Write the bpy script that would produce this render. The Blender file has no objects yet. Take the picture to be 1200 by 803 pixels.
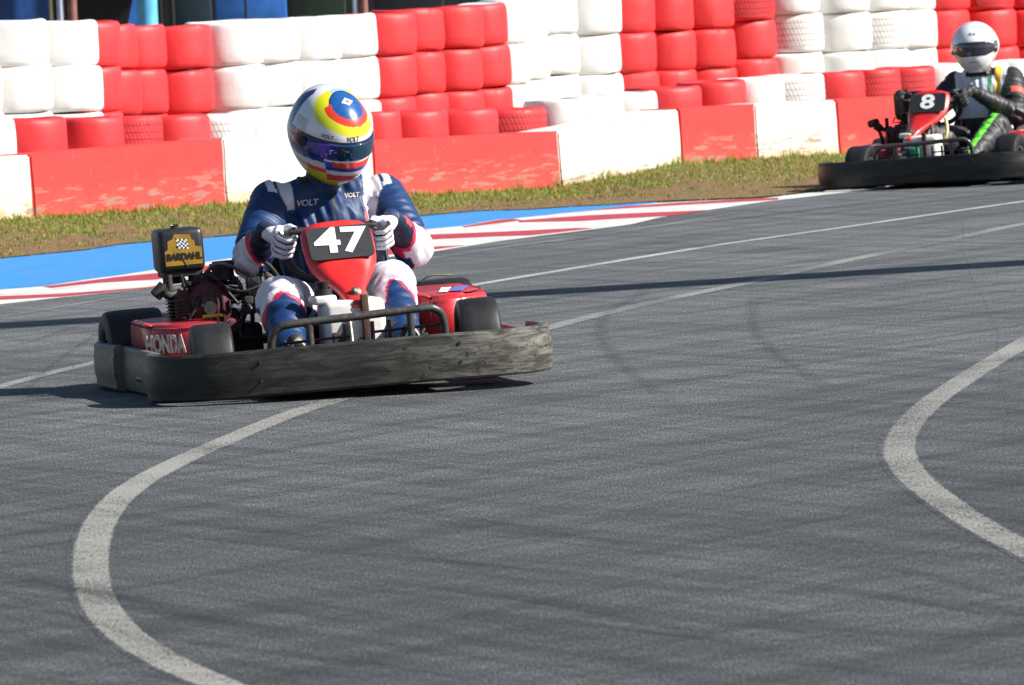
import bpy, bmesh, math, random
import numpy as np
from math import radians, sin, cos, pi, sqrt, atan2, atan
from mathutils import Vector, Matrix, noise
random.seed(7); rng = np.random.default_rng(7)
SC = bpy.context.scene
COL = SC.collection

# ------------------------------------------------------------------ camera
F = 9490.0; H = 1.46; ROLL = radians(2.7); PITCH = atan(480.5*cos(ROLL)/F)
fw = Vector((0, cos(PITCH), -sin(PITCH))); r0 = Vector((1, 0, 0)); u0 = Vector((0, sin(PITCH), cos(PITCH)))
rt = r0*cos(ROLL)-u0*sin(ROLL); up = u0*cos(ROLL)+r0*sin(ROLL)
CAMP = Vector((0, 0, H))
cam = bpy.data.cameras.new('camera'); co = bpy.data.objects.new('camera', cam); COL.objects.link(co)
M = Matrix((rt, up, -fw)).transposed().to_4x4(); M.translation = CAMP
co.matrix_world = M
cam.sensor_width = 36; cam.lens = F/1200*36; cam.clip_start = 0.5; cam.clip_end = 3000
cam.dof.use_dof = True; cam.dof.focus_distance = 25.9; cam.dof.aperture_fstop = 22
SC.camera = co

def ray(px, py): return fw + rt*((px-600)/F) + up*((401.5-py)/F)
def G(px, py, z=0.0):
    """survey point of the photograph on the ground"""
    r = ray(px, py); t = (z-H)/r.z; return CAMP + r*t
def D(px, py, d):
    r = ray(px, py); return CAMP + r*(d/r.y)

# ------------------------------------------------------------------ helpers
def tag(o, label=None, cat=None, group=None, kind=None):
    if label: o['label'] = label
    if cat: o['category'] = cat
    if group: o['group'] = group
    if kind: o['kind'] = kind
    return o
def mesh_obj(name, verts, faces, mat=None, parent=None, smooth=False):
    me = bpy.data.meshes.new(name); me.from_pydata([tuple(v) for v in verts], [], faces); me.update()
    o = bpy.data.objects.new(name, me); COL.objects.link(o)
    if mat: me.materials.append(mat)
    if parent: o.parent = parent
    if smooth: me.shade_smooth()
    return o
class MB:
    def __init__(s): s.v = []; s.f = []; s.sm = []
    def add(s, v, f, sm=False):
        n = len(s.v); s.v += [tuple(x) for x in v]; s.f += [tuple(i+n for i in q) for q in f]; s.sm += [sm]*len(f)
    def box(s, c, h, R=None, bev=0.0):
        bm = bmesh.new(); bmesh.ops.create_cube(bm, size=1)
        for v in bm.verts: v.co = Vector((v.co.x*h[0], v.co.y*h[1], v.co.z*h[2]))
        if bev: bmesh.ops.bevel(bm, geom=bm.edges[:], offset=bev, segments=3, affect='EDGES', profile=.5)
        for v in bm.verts:
            p = v.co.copy()
            if R: p = R @ p
            v.co = p + Vector(c)
        s.bm(bm, bool(bev))
    def bm(s, bm, sm=False):
        bm.verts.index_update()
        s.add([v.co[:] for v in bm.verts], [[v.index for v in f.verts] for f in bm.faces], sm); bm.free()
    def tube(s, pts, r, n=10, closed=False, smooth=True, sub=0):
        P = [Vector(p) for p in pts]
        if sub: P = catmull(P, sub, closed)
        rs = r if isinstance(r, (list, tuple)) else [r]*len(P)
        if len(rs) != len(P): rs = [rs[min(len(rs)-1, int(i*len(rs)/len(P)))] for i in range(len(P))]
        m = len(P); vs = []; prev = None
        for i in range(m):
            a = P[i-1] if (i > 0 or closed) else P[0]; b = P[(i+1) % m] if (i < m-1 or closed) else P[-1]
            t = (b-a).normalized()
            if prev is None:
                ref = Vector((0, 0, 1)) if abs(t.z) < .9 else Vector((1, 0, 0)); u = t.cross(ref).normalized()
            else:
                u = (prev - t*prev.dot(t)); u = u.normalized() if u.length > 1e-6 else t.orthogonal().normalized()
            prev = u; w = t.cross(u)
            for k in range(n):
                a_ = 2*pi*k/n; vs.append(P[i]+(u*cos(a_)+w*sin(a_))*rs[i])
        fs = []
        for i in range(m if closed else m-1):
            for k in range(n):
                fs.append((i*n+k, ((i+1) % m)*n+k, ((i+1) % m)*n+(k+1) % n, i*n+(k+1) % n))
        if not closed:
            fs.append(tuple(range(n))); fs.append(tuple((m-1)*n+k for k in reversed(range(n))))
        s.add(vs, fs, smooth)
    def cyl(s, a, b, r, n=24, r2=None): s.tube([a, b], [r, r if r2 is None else r2], n)
    def lathe(s, prof, M=None, n=40, closed=True):
        """prof: (radius, axial) points, axis = Z of M"""
        m = len(prof); vs = []
        for k in range(n):
            a = 2*pi*k/n
            for (r, z) in prof:
                p = Vector((r*cos(a), r*sin(a), z)); vs.append((M @ p) if M else p)
        fs = []
        for k in range(n):
            for j in range(m if closed else m-1):
                j2 = (j+1) % m; fs.append((k*m+j, ((k+1) % n)*m+j, ((k+1) % n)*m+j2, k*m+j2))
        s.add(vs, fs, True)
    def sweep(s, path, prof, sub=6, closed=False):
        """prof: (outward, up) closed polygon swept along a plan path (x,y,z)"""
        P = catmull([Vector(p) for p in path], sub, closed); m = len(P); n = len(prof); vs = []
        for i in range(m):
            a = P[i-1] if (i > 0 or closed) else P[0]; b = P[(i+1) % m] if (i < m-1 or closed) else P[-1]
            t = (b-a).normalized(); o = Vector((t.y, -t.x, 0))
            for (q, z) in prof: vs.append(P[i]+o*q+Vector((0, 0, z)))
        fs = []
        for i in range(m if closed else m-1):
            for k in range(n): fs.append((i*n+k, i*n+(k+1) % n, ((i+1) % m)*n+(k+1) % n, ((i+1) % m)*n+k))
        if not closed:
            fs.append(tuple(reversed(range(n)))); fs.append(tuple((m-1)*n+k for k in range(n)))
        s.add(vs, fs, True)
    def build(s, name, mat=None, parent=None, fix=True):
        o = mesh_obj(name, s.v, s.f, mat, parent)
        o.data.polygons.foreach_set('use_smooth', s.sm)
        if fix:
            bm = bmesh.new(); bm.from_mesh(o.data); bmesh.ops.recalc_face_normals(bm, faces=bm.faces[:])
            for e in bm.edges:
                if len(e.link_faces) == 2 and e.calc_face_angle(0) > radians(38): e.smooth = False
            bm.to_mesh(o.data); bm.free()
        return o
def catmull(P, sub, closed=False):
    out = []; m = len(P)
    for i in range(m if closed else m-1):
        if closed: p0, p1, p2, p3 = P[i-1], P[i], P[(i+1) % m], P[(i+2) % m]
        else: p0, p1, p2, p3 = P[max(i-1, 0)], P[i], P[i+1], P[min(i+2, m-1)]
        for k in range(sub):
            t = k/sub
            out.append(.5*((2*p1)+(p2-p0)*t+(2*p0-5*p1+4*p2-p3)*t*t+(3*p1-p0-3*p2+p3)*t**3))
    if not closed: out.append(P[-1].copy())
    return out
def smoothstep(a, b, x):
    t = max(0, min(1, (x-a)/(b-a))); return t*t*(3-2*t)

# ------------------------------------------------------------------ materials
class NT:
    def __init__(s, name):
        s.m = bpy.data.materials.new(name); s.m.use_nodes = True; s.t = s.m.node_tree; s.n = s.t.nodes
        s.b = s.n['Principled BSDF']; s.out = s.n['Material Output']
    def N(s, typ, **kw):
        n = s.n.new(typ)
        for k, v in kw.items():
            if k.startswith('i_'): n.inputs[int(k[2:]) if k[2:].isdigit() else k[2:].replace('_', ' ')].default_value = v
            else: setattr(n, k, v)
        return n
    def L(s, a, b): s.t.links.new(a, b)
    def coord(s, out='Object', scale=(1, 1, 1), rot=(0, 0, 0)):
        tc = s.N('ShaderNodeTexCoord'); mp = s.N('ShaderNodeMapping'); mp.inputs['Scale'].default_value = scale; mp.inputs['Rotation'].default_value = rot
        s.L(tc.outputs[out], mp.inputs[0]); return mp.outputs[0]
    def noise(s, vec, scale=5, detail=4, rough=.6, dist=0):
        n = s.N('ShaderNodeTexNoise'); n.inputs['Scale'].default_value = scale; n.inputs['Detail'].default_value = detail
        n.inputs['Roughness'].default_value = rough; n.inputs['Distortion'].default_value = dist; s.L(vec, n.inputs['Vector']); return n.outputs['Fac']
    def ramp(s, fac, pts):
        r = s.N('ShaderNodeValToRGB'); e = r.color_ramp.elements
        while len(e) < len(pts): e.new(.5)
        for i, (p, c) in enumerate(pts):
            e[i].position = p; e[i].color = (c[0], c[1], c[2], 1) if isinstance(c, (tuple, list)) else (c, c, c, 1)
        s.L(fac, r.inputs[0]); return r.outputs[0]
    def mix(s, fac, a, b, mode='MIX'):
        m = s.N('ShaderNodeMix', data_type='RGBA', blend_type=mode)
        for i, x in ((0, fac), (6, a), (7, b)):
            if isinstance(x, (int, float)): m.inputs[i].default_value = x
            elif isinstance(x, (tuple, list)): m.inputs[i].default_value = (x[0], x[1], x[2], 1)
            else: s.L(x, m.inputs[i])
        return m.outputs[2]
    def math(s, op, a, b=0, c=0):
        m = s.N('ShaderNodeMath', operation=op)
        for i, x in ((0, a), (1, b), (2, c)):
            if isinstance(x, (int, float)): m.inputs[i].default_value = x
            else: s.L(x, m.inputs[i])
        return m.outputs[0]
    def col(s, x):
        if isinstance(x, (tuple, list)): s.b.inputs['Base Color'].default_value = (x[0], x[1], x[2], 1)
        else: s.L(x, s.b.inputs['Base Color'])
    def bump(s, h, strength=.3, dist=.01):
        b = s.N('ShaderNodeBump'); b.inputs['Strength'].default_value = strength; b.inputs['Distance'].default_value = dist
        s.L(h, b.inputs['Height']); s.L(b.outputs[0], s.b.inputs['Normal'])
    def rough(s, v):
        if isinstance(v, (int, float)): s.b.inputs['Roughness'].default_value = v
        else: s.L(v, s.b.inputs['Roughness'])

def simple(name, c, rough=.5, metal=0, var=.25, scale=20, coat=0, bump=0, bscale=60):
    n = NT(name); v = n.coord()
    f = n.noise(v, scale, 5, .65)
    a = tuple(x*(1-var) for x in c); b = tuple(min(1, x*(1+var)) for x in c)
    n.col(n.ramp(f, [(.3, a), (.7, b)])); n.rough(rough); n.b.inputs['Metallic'].default_value = metal
    if coat: n.b.inputs['Coat Weight'].default_value = coat; n.b.inputs['Coat Roughness'].default_value = .08
    if bump: n.bump(n.noise(v, bscale, 3), bump, .003)
    return n.m
MT = {}
def grimy(name, c, dirt=(.05, .035, .03), rough=.35, amount=.5, scale=12, coat=.3):
    n = NT(name); v = n.coord(); f = n.noise(v, scale, 6, .7); g = n.noise(v, scale*7, 3, .6)
    base = n.mix(n.ramp(g, [(.35, .0), (.75, .35)]), c, tuple(min(1, x*1.3+.02) for x in c))
    n.col(n.mix(n.ramp(f, [(.45, 0), (.75, amount)]), base, dirt)); n.rough(n.ramp(f, [(.3, rough), (.8, min(1, rough+.35))]))
    n.b.inputs['Coat Weight'].default_value = coat; n.b.inputs['Coat Roughness'].default_value = .15
    return n.m
MT['black_plastic'] = simple('black_plastic', (.018, .018, .02), .42)
MT['rubber'] = simple('slick_rubber', (.011, .011, .012), .55, var=.4, scale=30, bump=.2)
MT['steel'] = simple('worn_steel', (.16, .15, .14), .38, .7, .5, 25)
MT['dark_steel'] = simple('dark_steel', (.045, .04, .04), .4, .6, .5, 30)
MT['black_tube'] = grimy('black_tube', (.035, .033, .032), (.13, .11, .09), .3, .7, 30)
MT['rust'] = simple('rusty_steel', (.085, .04, .028), .7, .2, .5, 30)
MT['red_fairing'] = grimy('red_fairing', (.62, .016, .014), (.17, .02, .015), .3, .55, 16, .5)
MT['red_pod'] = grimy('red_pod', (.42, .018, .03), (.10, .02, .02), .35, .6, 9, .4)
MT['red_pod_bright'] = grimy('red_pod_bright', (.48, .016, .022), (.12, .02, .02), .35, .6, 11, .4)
MT['engine_red'] = grimy('engine_red', (.09, .008, .014), (.02, .012, .012), .45, .7, 16, .1)  # red darkened in the colour to stand for shade on the engine
MT['engine_black'] = grimy('engine_black', (.016, .015, .015), (.06, .05, .045), .5, .5, 30, 0)
MT['plate'] = simple('number_plate_black', (.02, .022, .026), .5)
MT['decal_white'] = simple('decal_white', (.82, .82, .82), .5, var=.03)
MT['decal_black'] = simple('decal_black', (.012, .012, .014), .5)
MT['decal_grey'] = simple('decal_grey', (.10, .10, .12), .5)
MT['decal_silver'] = grimy('decal_silver', (.62, .55, .50), (.25, .06, .05), .45, .8, 60, 0)
MT['decal_yellow'] = grimy('decal_yellow', (.36, .20, .008), (.08, .05, .01), .45, .6, 25, 0)  # yellow dulled in the colour for the driver's shade on the air box
MT['yellow'] = simple('yellow_part', (.7, .42, .02), .5)
MT['decal_blue'] = simple('decal_blue', (.12, .16, .5), .4)
MT['tank'] = grimy('tank_white', (.72, .70, .66), (.40, .30, .24), .5, .5, 14, 0)
MT['brass'] = simple('brass_bits', (.5, .42, .2), .45, .2)
MT['vinyl'] = simple('black_vinyl', (.015, .015, .017), .6, bump=.2)
MT['glove2'] = simple('black_glove', (.012, .012, .013), .7, bump=.3)
MT['shoe'] = simple('dark_shoe', (.02, .02, .03), .6)
MT['shoe_light'] = simple('pale_shoe', (.6, .55, .42), .6)
MT['green'] = simple('green_part', (.02, .25, .12), .5)

def bumper_mat(name, worn):
    n = NT(name); v = n.coord('Object', (1.9, 1.9, 11)); f = n.noise(v, 5, 10, .70, .9)
    v2 = n.coord('Object', (1, 1, 1)); g = n.noise(v2, 2.3, 4, .6); h = n.noise(v2, 38, 3, .6)
    w = n.math('MULTIPLY', n.ramp(f, [(.44, 0), (.60, 1)]), n.ramp(g, [(.33, .12), (.62, 1)]))
    if worn:   # scuffed pale at the driver's left corner; flanks scuffed and painted with reflected light
        tc = n.N('ShaderNodeTexCoord'); sp = n.N('ShaderNodeSeparateXYZ'); n.L(tc.outputs['Object'], sp.inputs[0])
        wl = n.ramp(n.math('ADD', n.math('MULTIPLY', sp.outputs[1], .9), .36), [(.36, .10), (.88, 1)])
        side = n.ramp(n.math('ADD', n.math('MULTIPLY', sp.outputs[0], -.9), .15), [(.0, 0), (.30, 1)])
        wl = n.math('MAXIMUM', wl, n.math('MULTIPLY', side, .8))
        w = n.math('MULTIPLY', w, wl)
        base = n.mix(n.math('MULTIPLY', wl, .8), (.008, .0078, .0076), (.052, .049, .042))
        base = n.mix(n.math('MULTIPLY', side, .9), base, (.155, .138, .125))
        c = n.mix(w, base, (.20, .19, .165)); n.b.inputs['Specular IOR Level'].default_value = .35
        c = n.mix(n.ramp(h, [(.625, 0), (.67, .9)]), c, (.012, .012, .012))
        n.rough(n.ramp(f, [(.3, .34), (.7, .62)]))
    else:
        c = n.mix(n.math('MULTIPLY', w, .25), (.007, .0075, .0075), (.07, .07, .07)); n.b.inputs['Specular IOR Level'].default_value = .35; n.rough(n.ramp(f, [(.3, .28), (.7, .5)]))
    n.col(c); n.bump(f, .22 if worn else .10, .006); return n.m
MT['bumper_worn'] = bumper_mat('bumper_worn', True); MT['bumper_black'] = bumper_mat('bumper_black', False)

def attr_mat(name, rough=.5, sheen=0, coat=0, bump=.25, bscale=90, metal=0, flake=0):
    n = NT(name); a = n.N('ShaderNodeAttribute', attribute_name='Col'); v = n.coord()
    f = n.noise(v, 30, 4, .6)
    n.col(n.mix(n.ramp(f, [(.3, 0), (.7, .22)]), a.outputs[0], n.mix(1, a.outputs[0], (.6, .6, .6), 'MULTIPLY')))
    n.rough(rough); n.b.inputs['Coat Weight'].default_value = coat; n.b.inputs['Coat Roughness'].default_value = .05
    n.b.inputs['Sheen Weight'].default_value = sheen
    if bump: n.bump(n.noise(v, bscale, 3), bump, .002)
    return n.m
MT['suit'] = attr_mat('racing_suit_cloth', .52, 0, 0, .4, 160)
MT['helmet'] = attr_mat('helmet_paint', .25, 0, .9, 0)
MT['glove'] = attr_mat('glove_cloth', .6, .1, 0, .3, 200)

def visor_mat(name, c, c2):
    n = NT(name); v = n.coord(); f = n.noise(v, 14, 3, .5)
    tc = n.N('ShaderNodeTexCoord'); sp = n.N('ShaderNodeSeparateXYZ'); n.L(tc.outputs['Object'], sp.inputs[0])
    side = n.ramp(n.math('MULTIPLY', sp.outputs[1], -10), [(.55, 0), (1.0, 1)])
    n.col(n.mix(n.math('MULTIPLY', side, n.ramp(f, [(.35, .3), (.6, 1)])), c, c2)); n.rough(.06)
    n.b.inputs['Coat Weight'].default_value = 1; n.b.inputs['Specular IOR Level'].default_value = .8
    n.b.inputs['Metallic'].default_value = .35
    return n.m
MT['visor_blue'] = visor_mat('visor_blue_reflection', (.008, .045, .10), (.10, .05, .55))  # second colour paints in a purple reflection at one end
MT['visor_smoke'] = visor_mat('visor_smoke', (.02, .022, .035), (.05, .05, .07))

def paint_tyre(name, c, tread):
    n = NT(name); tc = n.N('ShaderNodeTexCoord'); sp = n.N('ShaderNodeSeparateXYZ'); n.L(tc.outputs['Object'], sp.inputs[0])
    oi = n.N('ShaderNodeObjectInfo')
    ang = n.math('ARCTAN2', sp.outputs[1], sp.outputs[0])
    f = n.noise(n.coord(), 9, 6, .7)
    v4 = n.N('ShaderNodeTexCoord'); ad = n.N('ShaderNodeVectorMath', operation='ADD'); n.L(v4.outputs['Object'], ad.inputs[0]); n.L(oi.outputs['Location'], ad.inputs[1])
    big = n.noise(ad.outputs[0], 4, 5, .65); spk = n.noise(ad.outputs[0], 26, 4, .7)
    c2 = tuple(x*.8 for x in c)
    base = n.mix(n.ramp(big, [(.35, 0), (.7, .8)]), c, c2)
    base = n.mix(n.ramp(spk, [(.63, 0), (.70, .5)]), base, (.06, .045, .04) if c[1] < .3 else (.45, .42, .36))
    # shallow circumferential grooves still show under the paint
    g = n.math('SINE', n.math('MULTIPLY', sp.outputs[2], 120 if not tread else 150))
    if tread:
        sk = n.math('ADD', n.math('MULTIPLY', ang, 9), n.math('MULTIPLY', sp.outputs[2], 14))
        s1 = n.math('PINGPONG', sk, .5)
        l1 = n.ramp(s1, [(.06, 1), (.13, 0)])
        s2 = n.math('PINGPONG', n.math('MULTIPLY', sp.outputs[2], 24), .5); l2 = n.ramp(s2, [(.03, 1), (.07, 0)])
        # only the tread band, not the sidewall
        band = n.ramp(n.math('ABSOLUTE', n.math('SUBTRACT', sp.outputs[2], .13)), [(.088, 1), (.10, 0)])
        line = n.math('MULTIPLY', n.math('MAXIMUM', l1, l2), band)
        dk = (.16, .01, .01) if c[1] < .3 else (.34, .33, .31)
        base = n.mix(n.math('MULTIPLY', line, .85), base, dk)
        n.bump(n.math('SUBTRACT', 1, line), .9, .012)
    else:
        n.bump(n.math('ADD', n.math('MULTIPLY', g, .03), n.math('MULTIPLY', f, .6)), .3, .01)
    n.col(base); n.rough(.55); return n.m
RED = (.66, .031, .036); WHT = (.75, .75, .73)
TY = {('R', 0): paint_tyre('tyre_paint_red', RED, 0), ('R', 1): paint_tyre('tyre_paint_red_tread', RED, 1),
      ('W', 0): paint_tyre('tyre_paint_white', WHT, 0), ('W', 1): paint_tyre('tyre_paint_white_tread', WHT, 1)}

def concrete_mat(name, c, base_c):
    n = NT(name); tc = n.N('ShaderNodeTexCoord'); sp = n.N('ShaderNodeSeparateXYZ'); n.L(tc.outputs['Object'], sp.inputs[0])
    wv = n.N('ShaderNodeNewGeometry').outputs['Position']
    big = n.noise(wv, 2.5, 5, .6); spk = n.noise(wv, 17, 5, .75); mid = n.noise(wv, 7, 5, .6)
    mp = n.N('ShaderNodeMapping'); mp.inputs['Scale'].default_value = (1.2, 1.2, 9); n.L(wv, mp.inputs[0]); scr = n.noise(mp.outputs[0], 3.3, 6, .65)
    col = n.mix(n.ramp(big, [(.35, 0), (.65, .7)]), c, tuple(x*.82 for x in c))
    low = n.ramp(sp.outputs[2], [(.0, 1), (.17, 0)])
    col = n.mix(n.math('MULTIPLY', low, n.ramp(mid, [(.35, .35), (.60, 1)])), col, base_c)
    col = n.mix(n.ramp(spk, [(.615, 0), (.66, .8)]), col, (.17, .09, .06) if c[1] < .3 else (.30, .22, .14))
    sl = n.math('MULTIPLY', n.ramp(scr, [(.56, 0), (.60, 1)]), n.ramp(sp.outputs[2], [(.10, 1), (.20, 0)]))
    col = n.mix(n.math('MULTIPLY', sl, .8), col, (.22, .17, .13))
    n.col(col); n.rough(.8); n.bump(spk, .4, .01); return n.m
MT['blk_red'] = concrete_mat('concrete_red_paint', (.66, .036, .034), (.44, .065, .042))
MT['blk_white'] = concrete_mat('concrete_white_paint', (.74, .72, .66), (.50, .33, .18))

def asphalt_nodes(n):
    pos = n.N('ShaderNodeNewGeometry').outputs['Position']
    def mp(scale, rot=0):
        m = n.N('ShaderNodeMapping')
        if rot: m.vector_type = 'TEXTURE'; scale = tuple(1/q for q in scale)     # turn first, then stretch along the turned axis
        m.inputs['Scale'].default_value = scale; m.inputs['Rotation'].default_value = (0, 0, rot); n.L(pos, m.inputs[0]); return m.outputs[0]
    grain = n.noise(mp((165, 13, 1)), 1, 3, .8)
    grit = n.noise(mp((240, 20, 1)), 1, 2, .7)
    patch = n.noise(mp((.55, .16, 1)), 1, 5, .6)
    st1 = n.noise(mp((.30, 5.5, 1), radians(60)), 1, 6, .62, .5)
    st2 = n.noise(mp((.5, 3.2, 1), radians(12)), 1.3, 6, .6, .5)
    c = n.ramp(grain, [(.27, (.013, .0152, .0165)), (.5, (.063, .069, .0725)), (.73, (.158, .170, .174))])
    c = n.mix(n.ramp(grit, [(.58, 0), (.74, .75)]), c, (.26, .27, .27))
    c = n.mix(1, c, n.ramp(patch, [(.3, (.78, .80, .83)), (.7, (1.12, 1.10, 1.08))]), 'MULTIPLY')
    st3 = n.noise(mp((.30, 6.5, 1), radians(-64)), 1.2, 6, .65, .5)
    c = n.mix(1, c, n.ramp(st3, [(.36, .62), (.56, 1.06)]), 'MULTIPLY')
    c = n.mix(1, c, n.ramp(st1, [(.36, .60), (.58, 1.08)]), 'MULTIPLY')
    # near track darker from rubber, far track lightened as painted grazing sheen, wandering edge
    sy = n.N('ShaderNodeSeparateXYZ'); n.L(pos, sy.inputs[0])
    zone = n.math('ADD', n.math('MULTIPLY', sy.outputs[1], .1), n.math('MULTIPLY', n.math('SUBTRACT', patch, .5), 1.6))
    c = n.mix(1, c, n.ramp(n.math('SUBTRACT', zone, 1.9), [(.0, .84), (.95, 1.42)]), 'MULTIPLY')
    c = n.mix(1, c, n.ramp(st2, [(.32, .74), (.5, 1.03)]), 'MULTIPLY')
    return c, grain, pos
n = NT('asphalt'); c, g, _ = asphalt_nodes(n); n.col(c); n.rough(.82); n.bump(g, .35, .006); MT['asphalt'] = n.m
def line_mat(name, wear, c=(.62, .62, .58)):
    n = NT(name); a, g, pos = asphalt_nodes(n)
    m = n.N('ShaderNodeMapping'); m.inputs['Scale'].default_value = (150, 13, 1); n.L(pos, m.inputs[0]); f = n.noise(m.outputs[0], 1, 4, .85)
    m2 = n.N('ShaderNodeMapping'); m2.inputs['Scale'].default_value = (1.5, .6, 1); n.L(pos, m2.inputs[0]); q = n.noise(m2.outputs[0], 1, 4, .6)
    k = n.math('ADD', f, n.math('MULTIPLY', n.math('SUBTRACT', q, .5), .7))
    at = n.N('ShaderNodeAttribute', attribute_name='Edge')
    k = n.math('SUBTRACT', k, n.math('MULTIPLY', at.outputs['Fac'], .55))
    n.col(n.mix(n.ramp(k, [(wear-.09, .0), (wear+.13, 1)]), a, c)); n.rough(.75); n.bump(g, .3, .005); return n.m
MT['line'] = line_mat('track_line_paint', .45, (.27, .265, .24)); MT['line_faint'] = line_mat('track_line_faint', .49, (.27, .27, .26))
MT['line_bright'] = line_mat('track_line_bright', .40, (.40, .40, .39))
def mark_mat(k=1):
    n = NT('tyre_mark'); pos = n.N('ShaderNodeNewGeometry').outputs['Position']
    m = n.N('ShaderNodeMapping'); m.inputs['Scale'].default_value = (60, 12, 1); n.L(pos, m.inputs[0]); f = n.noise(m.outputs[0], 1, 3, .8)
    n.col((.03, .032, .036)); n.rough(.75)
    at = n.N('ShaderNodeAttribute', attribute_name='Edge')
    al = n.math('MULTIPLY', n.math('SUBTRACT', 1, at.outputs['Fac']), n.ramp(f, [(.3, .10), (.75, .62)]))
    n.L(n.math('MULTIPLY', al, k), n.b.inputs['Alpha']); return n.m
MT['mark'] = mark_mat(); MT['mark_faint'] = mark_mat(.55)
def kerb_mat(name, c, d, amt=.6):
    n = NT(name); pos = n.N('ShaderNodeNewGeometry').outputs['Position']
    m = n.N('ShaderNodeMapping'); m.inputs['Scale'].default_value = (5, 1.3, 1); n.L(pos, m.inputs[0]); f = n.noise(m.outputs[0], 1.5, 6, .7)
    m2 = n.N('ShaderNodeMapping'); m2.inputs['Scale'].default_value = (60, 14, 1); n.L(pos, m2.inputs[0]); g = n.noise(m2.outputs[0], 1, 3, .7)
    col = n.mix(n.ramp(f, [(.42, 0), (.78, amt)]), c, d)
    col = n.mix(n.ramp(g, [(.55, 0), (.8, .3)]), col, d)
    m3 = n.N('ShaderNodeMapping'); m3.vector_type = 'TEXTURE'; m3.inputs['Scale'].default_value = (2, 1/7, 1); m3.inputs['Rotation'].default_value = (0, 0, radians(58)); n.L(pos, m3.inputs[0]); sk = n.noise(m3.outputs[0], 1.6, 5, .6)
    col = n.mix(n.ramp(sk, [(.56, 0), (.70, .38)]), col, (.06, .06, .06))
    n.col(col); n.rough(.6); n.bump(f, .2, .01); return n.m
MT['kerb_blue'] = kerb_mat('kerb_blue', (.025, .25, .62), (.11, .24, .40))
MT['kerb_white'] = kerb_mat('kerb_white', (.66, .65, .62), (.35, .34, .32))
MT['kerb_red'] = kerb_mat('kerb_red', (.45, .03, .05), (.30, .09, .09))
def verge_mat():
    n = NT('verge_soil'); pos = n.N('ShaderNodeNewGeometry').outputs['Position']
    m = n.N('ShaderNodeMapping'); m.inputs['Scale'].default_value = (3, .9, 1); n.L(pos, m.inputs[0]); f = n.noise(m.outputs[0], 1.4, 5, .65); g = n.noise(pos, 30, 4, .7)
    c = n.ramp(f, [(.35, (.14, .14, .03)), (.5, (.22, .13, .05)), (.7, (.26, .115, .06))])
    n.col(n.mix(n.ramp(g, [(.4, 0), (.75, .7)]), c, (.05, .045, .02))); n.rough(.95); n.bump(g, .6, .03); return n.m
MT['verge'] = verge_mat()

# ------------------------------------------------------------------ world, sun
p_r, p_l = G(1200, 308), G(0, 382)
sd = (p_r-p_l); sd.z = 0; sd.normalize()       # shadows run along this line on the ground
EL = radians(37)
SAZ = radians(-13)      # sun stands to the right
SH = Vector((cos(SAZ), sin(SAZ), 0)); SUN = Vector((SH.x*cos(EL), SH.y*cos(EL), sin(EL)))
w = bpy.data.worlds.new('World'); SC.world = w; w.use_nodes = True
sky = w.node_tree.nodes.new('ShaderNodeTexSky'); sky.sky_type = 'NISHITA'; sky.sun_disc = False
sky.sun_elevation = EL; sky.sun_rotation = atan2(SH.x, SH.y); sky.dust_density = .6; sky.ozone_density = 1.5
bg = w.node_tree.nodes['Background']; w.node_tree.links.new(sky.outputs[0], bg.inputs[0]); bg.inputs[1].default_value = .055
sun = bpy.data.lights.new('sun', 'SUN'); sun.energy = 5.0; sun.angle = radians(.53); sun.color = (1, .95, .88)
so = bpy.data.objects.new('sun', sun); COL.objects.link(so); so.rotation_euler = SUN.to_track_quat('Z', 'Y').to_euler()
SC.view_settings.view_transform = 'Standard'; SC.view_settings.look = 'None'; SC.view_settings.gamma = 1
SC.view_settings.use_curve_mapping = False; SC.view_settings.exposure = 0.84
SC.cycles.max_bounces = 6; SC.cycles.transparent_max_bounces = 24

# ------------------------------------------------------------------ ground, track, kerb
def sheet(name, pts, z, mat, kind='structure'):
    bm = bmesh.new(); vs = [bm.verts.new((p[0], p[1], z)) for p in pts]; f = bm.faces.new(vs)
    if f.normal.z < 0 or True: bm.normal_update()
    if f.normal.z < 0: f.normal_flip()
    bmesh.ops.triangulate(bm, faces=[f])
    me = bpy.data.meshes.new(name); bm.to_mesh(me); bm.free(); me.materials.append(mat)
    o = bpy.data.objects.new(name, me); COL.objects.link(o); tag(o, kind=kind); return o
sheet('ground', [(-1500, -600), (1500, -600), (1500, 2500), (-1500, 2500)], -.25, MT['verge'])
BU = [(-260, 329), (-100, 313), (0, 303.6), (50, 298.6), (100, 293.7), (139.5, 287.4), (182, 283.7), (270, 277), (400, 263.5), (496, 253.6), (558, 248), (618.7, 246.4), (673, 242.7), (718, 240.6), (770, 236.8), (893, 232), (980, 222), (1100, 208), (1200, 196.5), (1400, 175)]
vp = [G(*p) for p in BU]
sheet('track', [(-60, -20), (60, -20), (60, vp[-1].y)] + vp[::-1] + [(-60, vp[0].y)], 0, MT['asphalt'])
def db(px): return 43.2+.0080*px          # depth of the barrier face along the photograph's width
BASE = [(-260, 276), (-130, 268), (41, 257), (266, 241), (441, 233.5), (658, 220.5), (800, 193), (889, 187.5), (985, 182), (1100, 174), (1400, 154)]
def lin(T, x):
    if x <= T[0][0]: return T[0][1]
    for (a, b), (c, d_) in zip(T, T[1:]):
        if x <= c: return b+(d_-b)*(x-a)/(c-a)
    return T[-1][1]
def base_pt(px): return D(px, lin(BASE, px), db(px))
def verge_pt(px, v):
    """v 0 at the kerb, 1 at the foot of the barrier"""
    a = G(px, lin(BU, px)); b = base_pt(px); y = a.y+(b.y-a.y)*v; x = a.x+(b.x-a.x)*v
    return Vector((x, y, .006+(b.z+.004-.006)*smoothstep(0, 1, v)))
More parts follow.
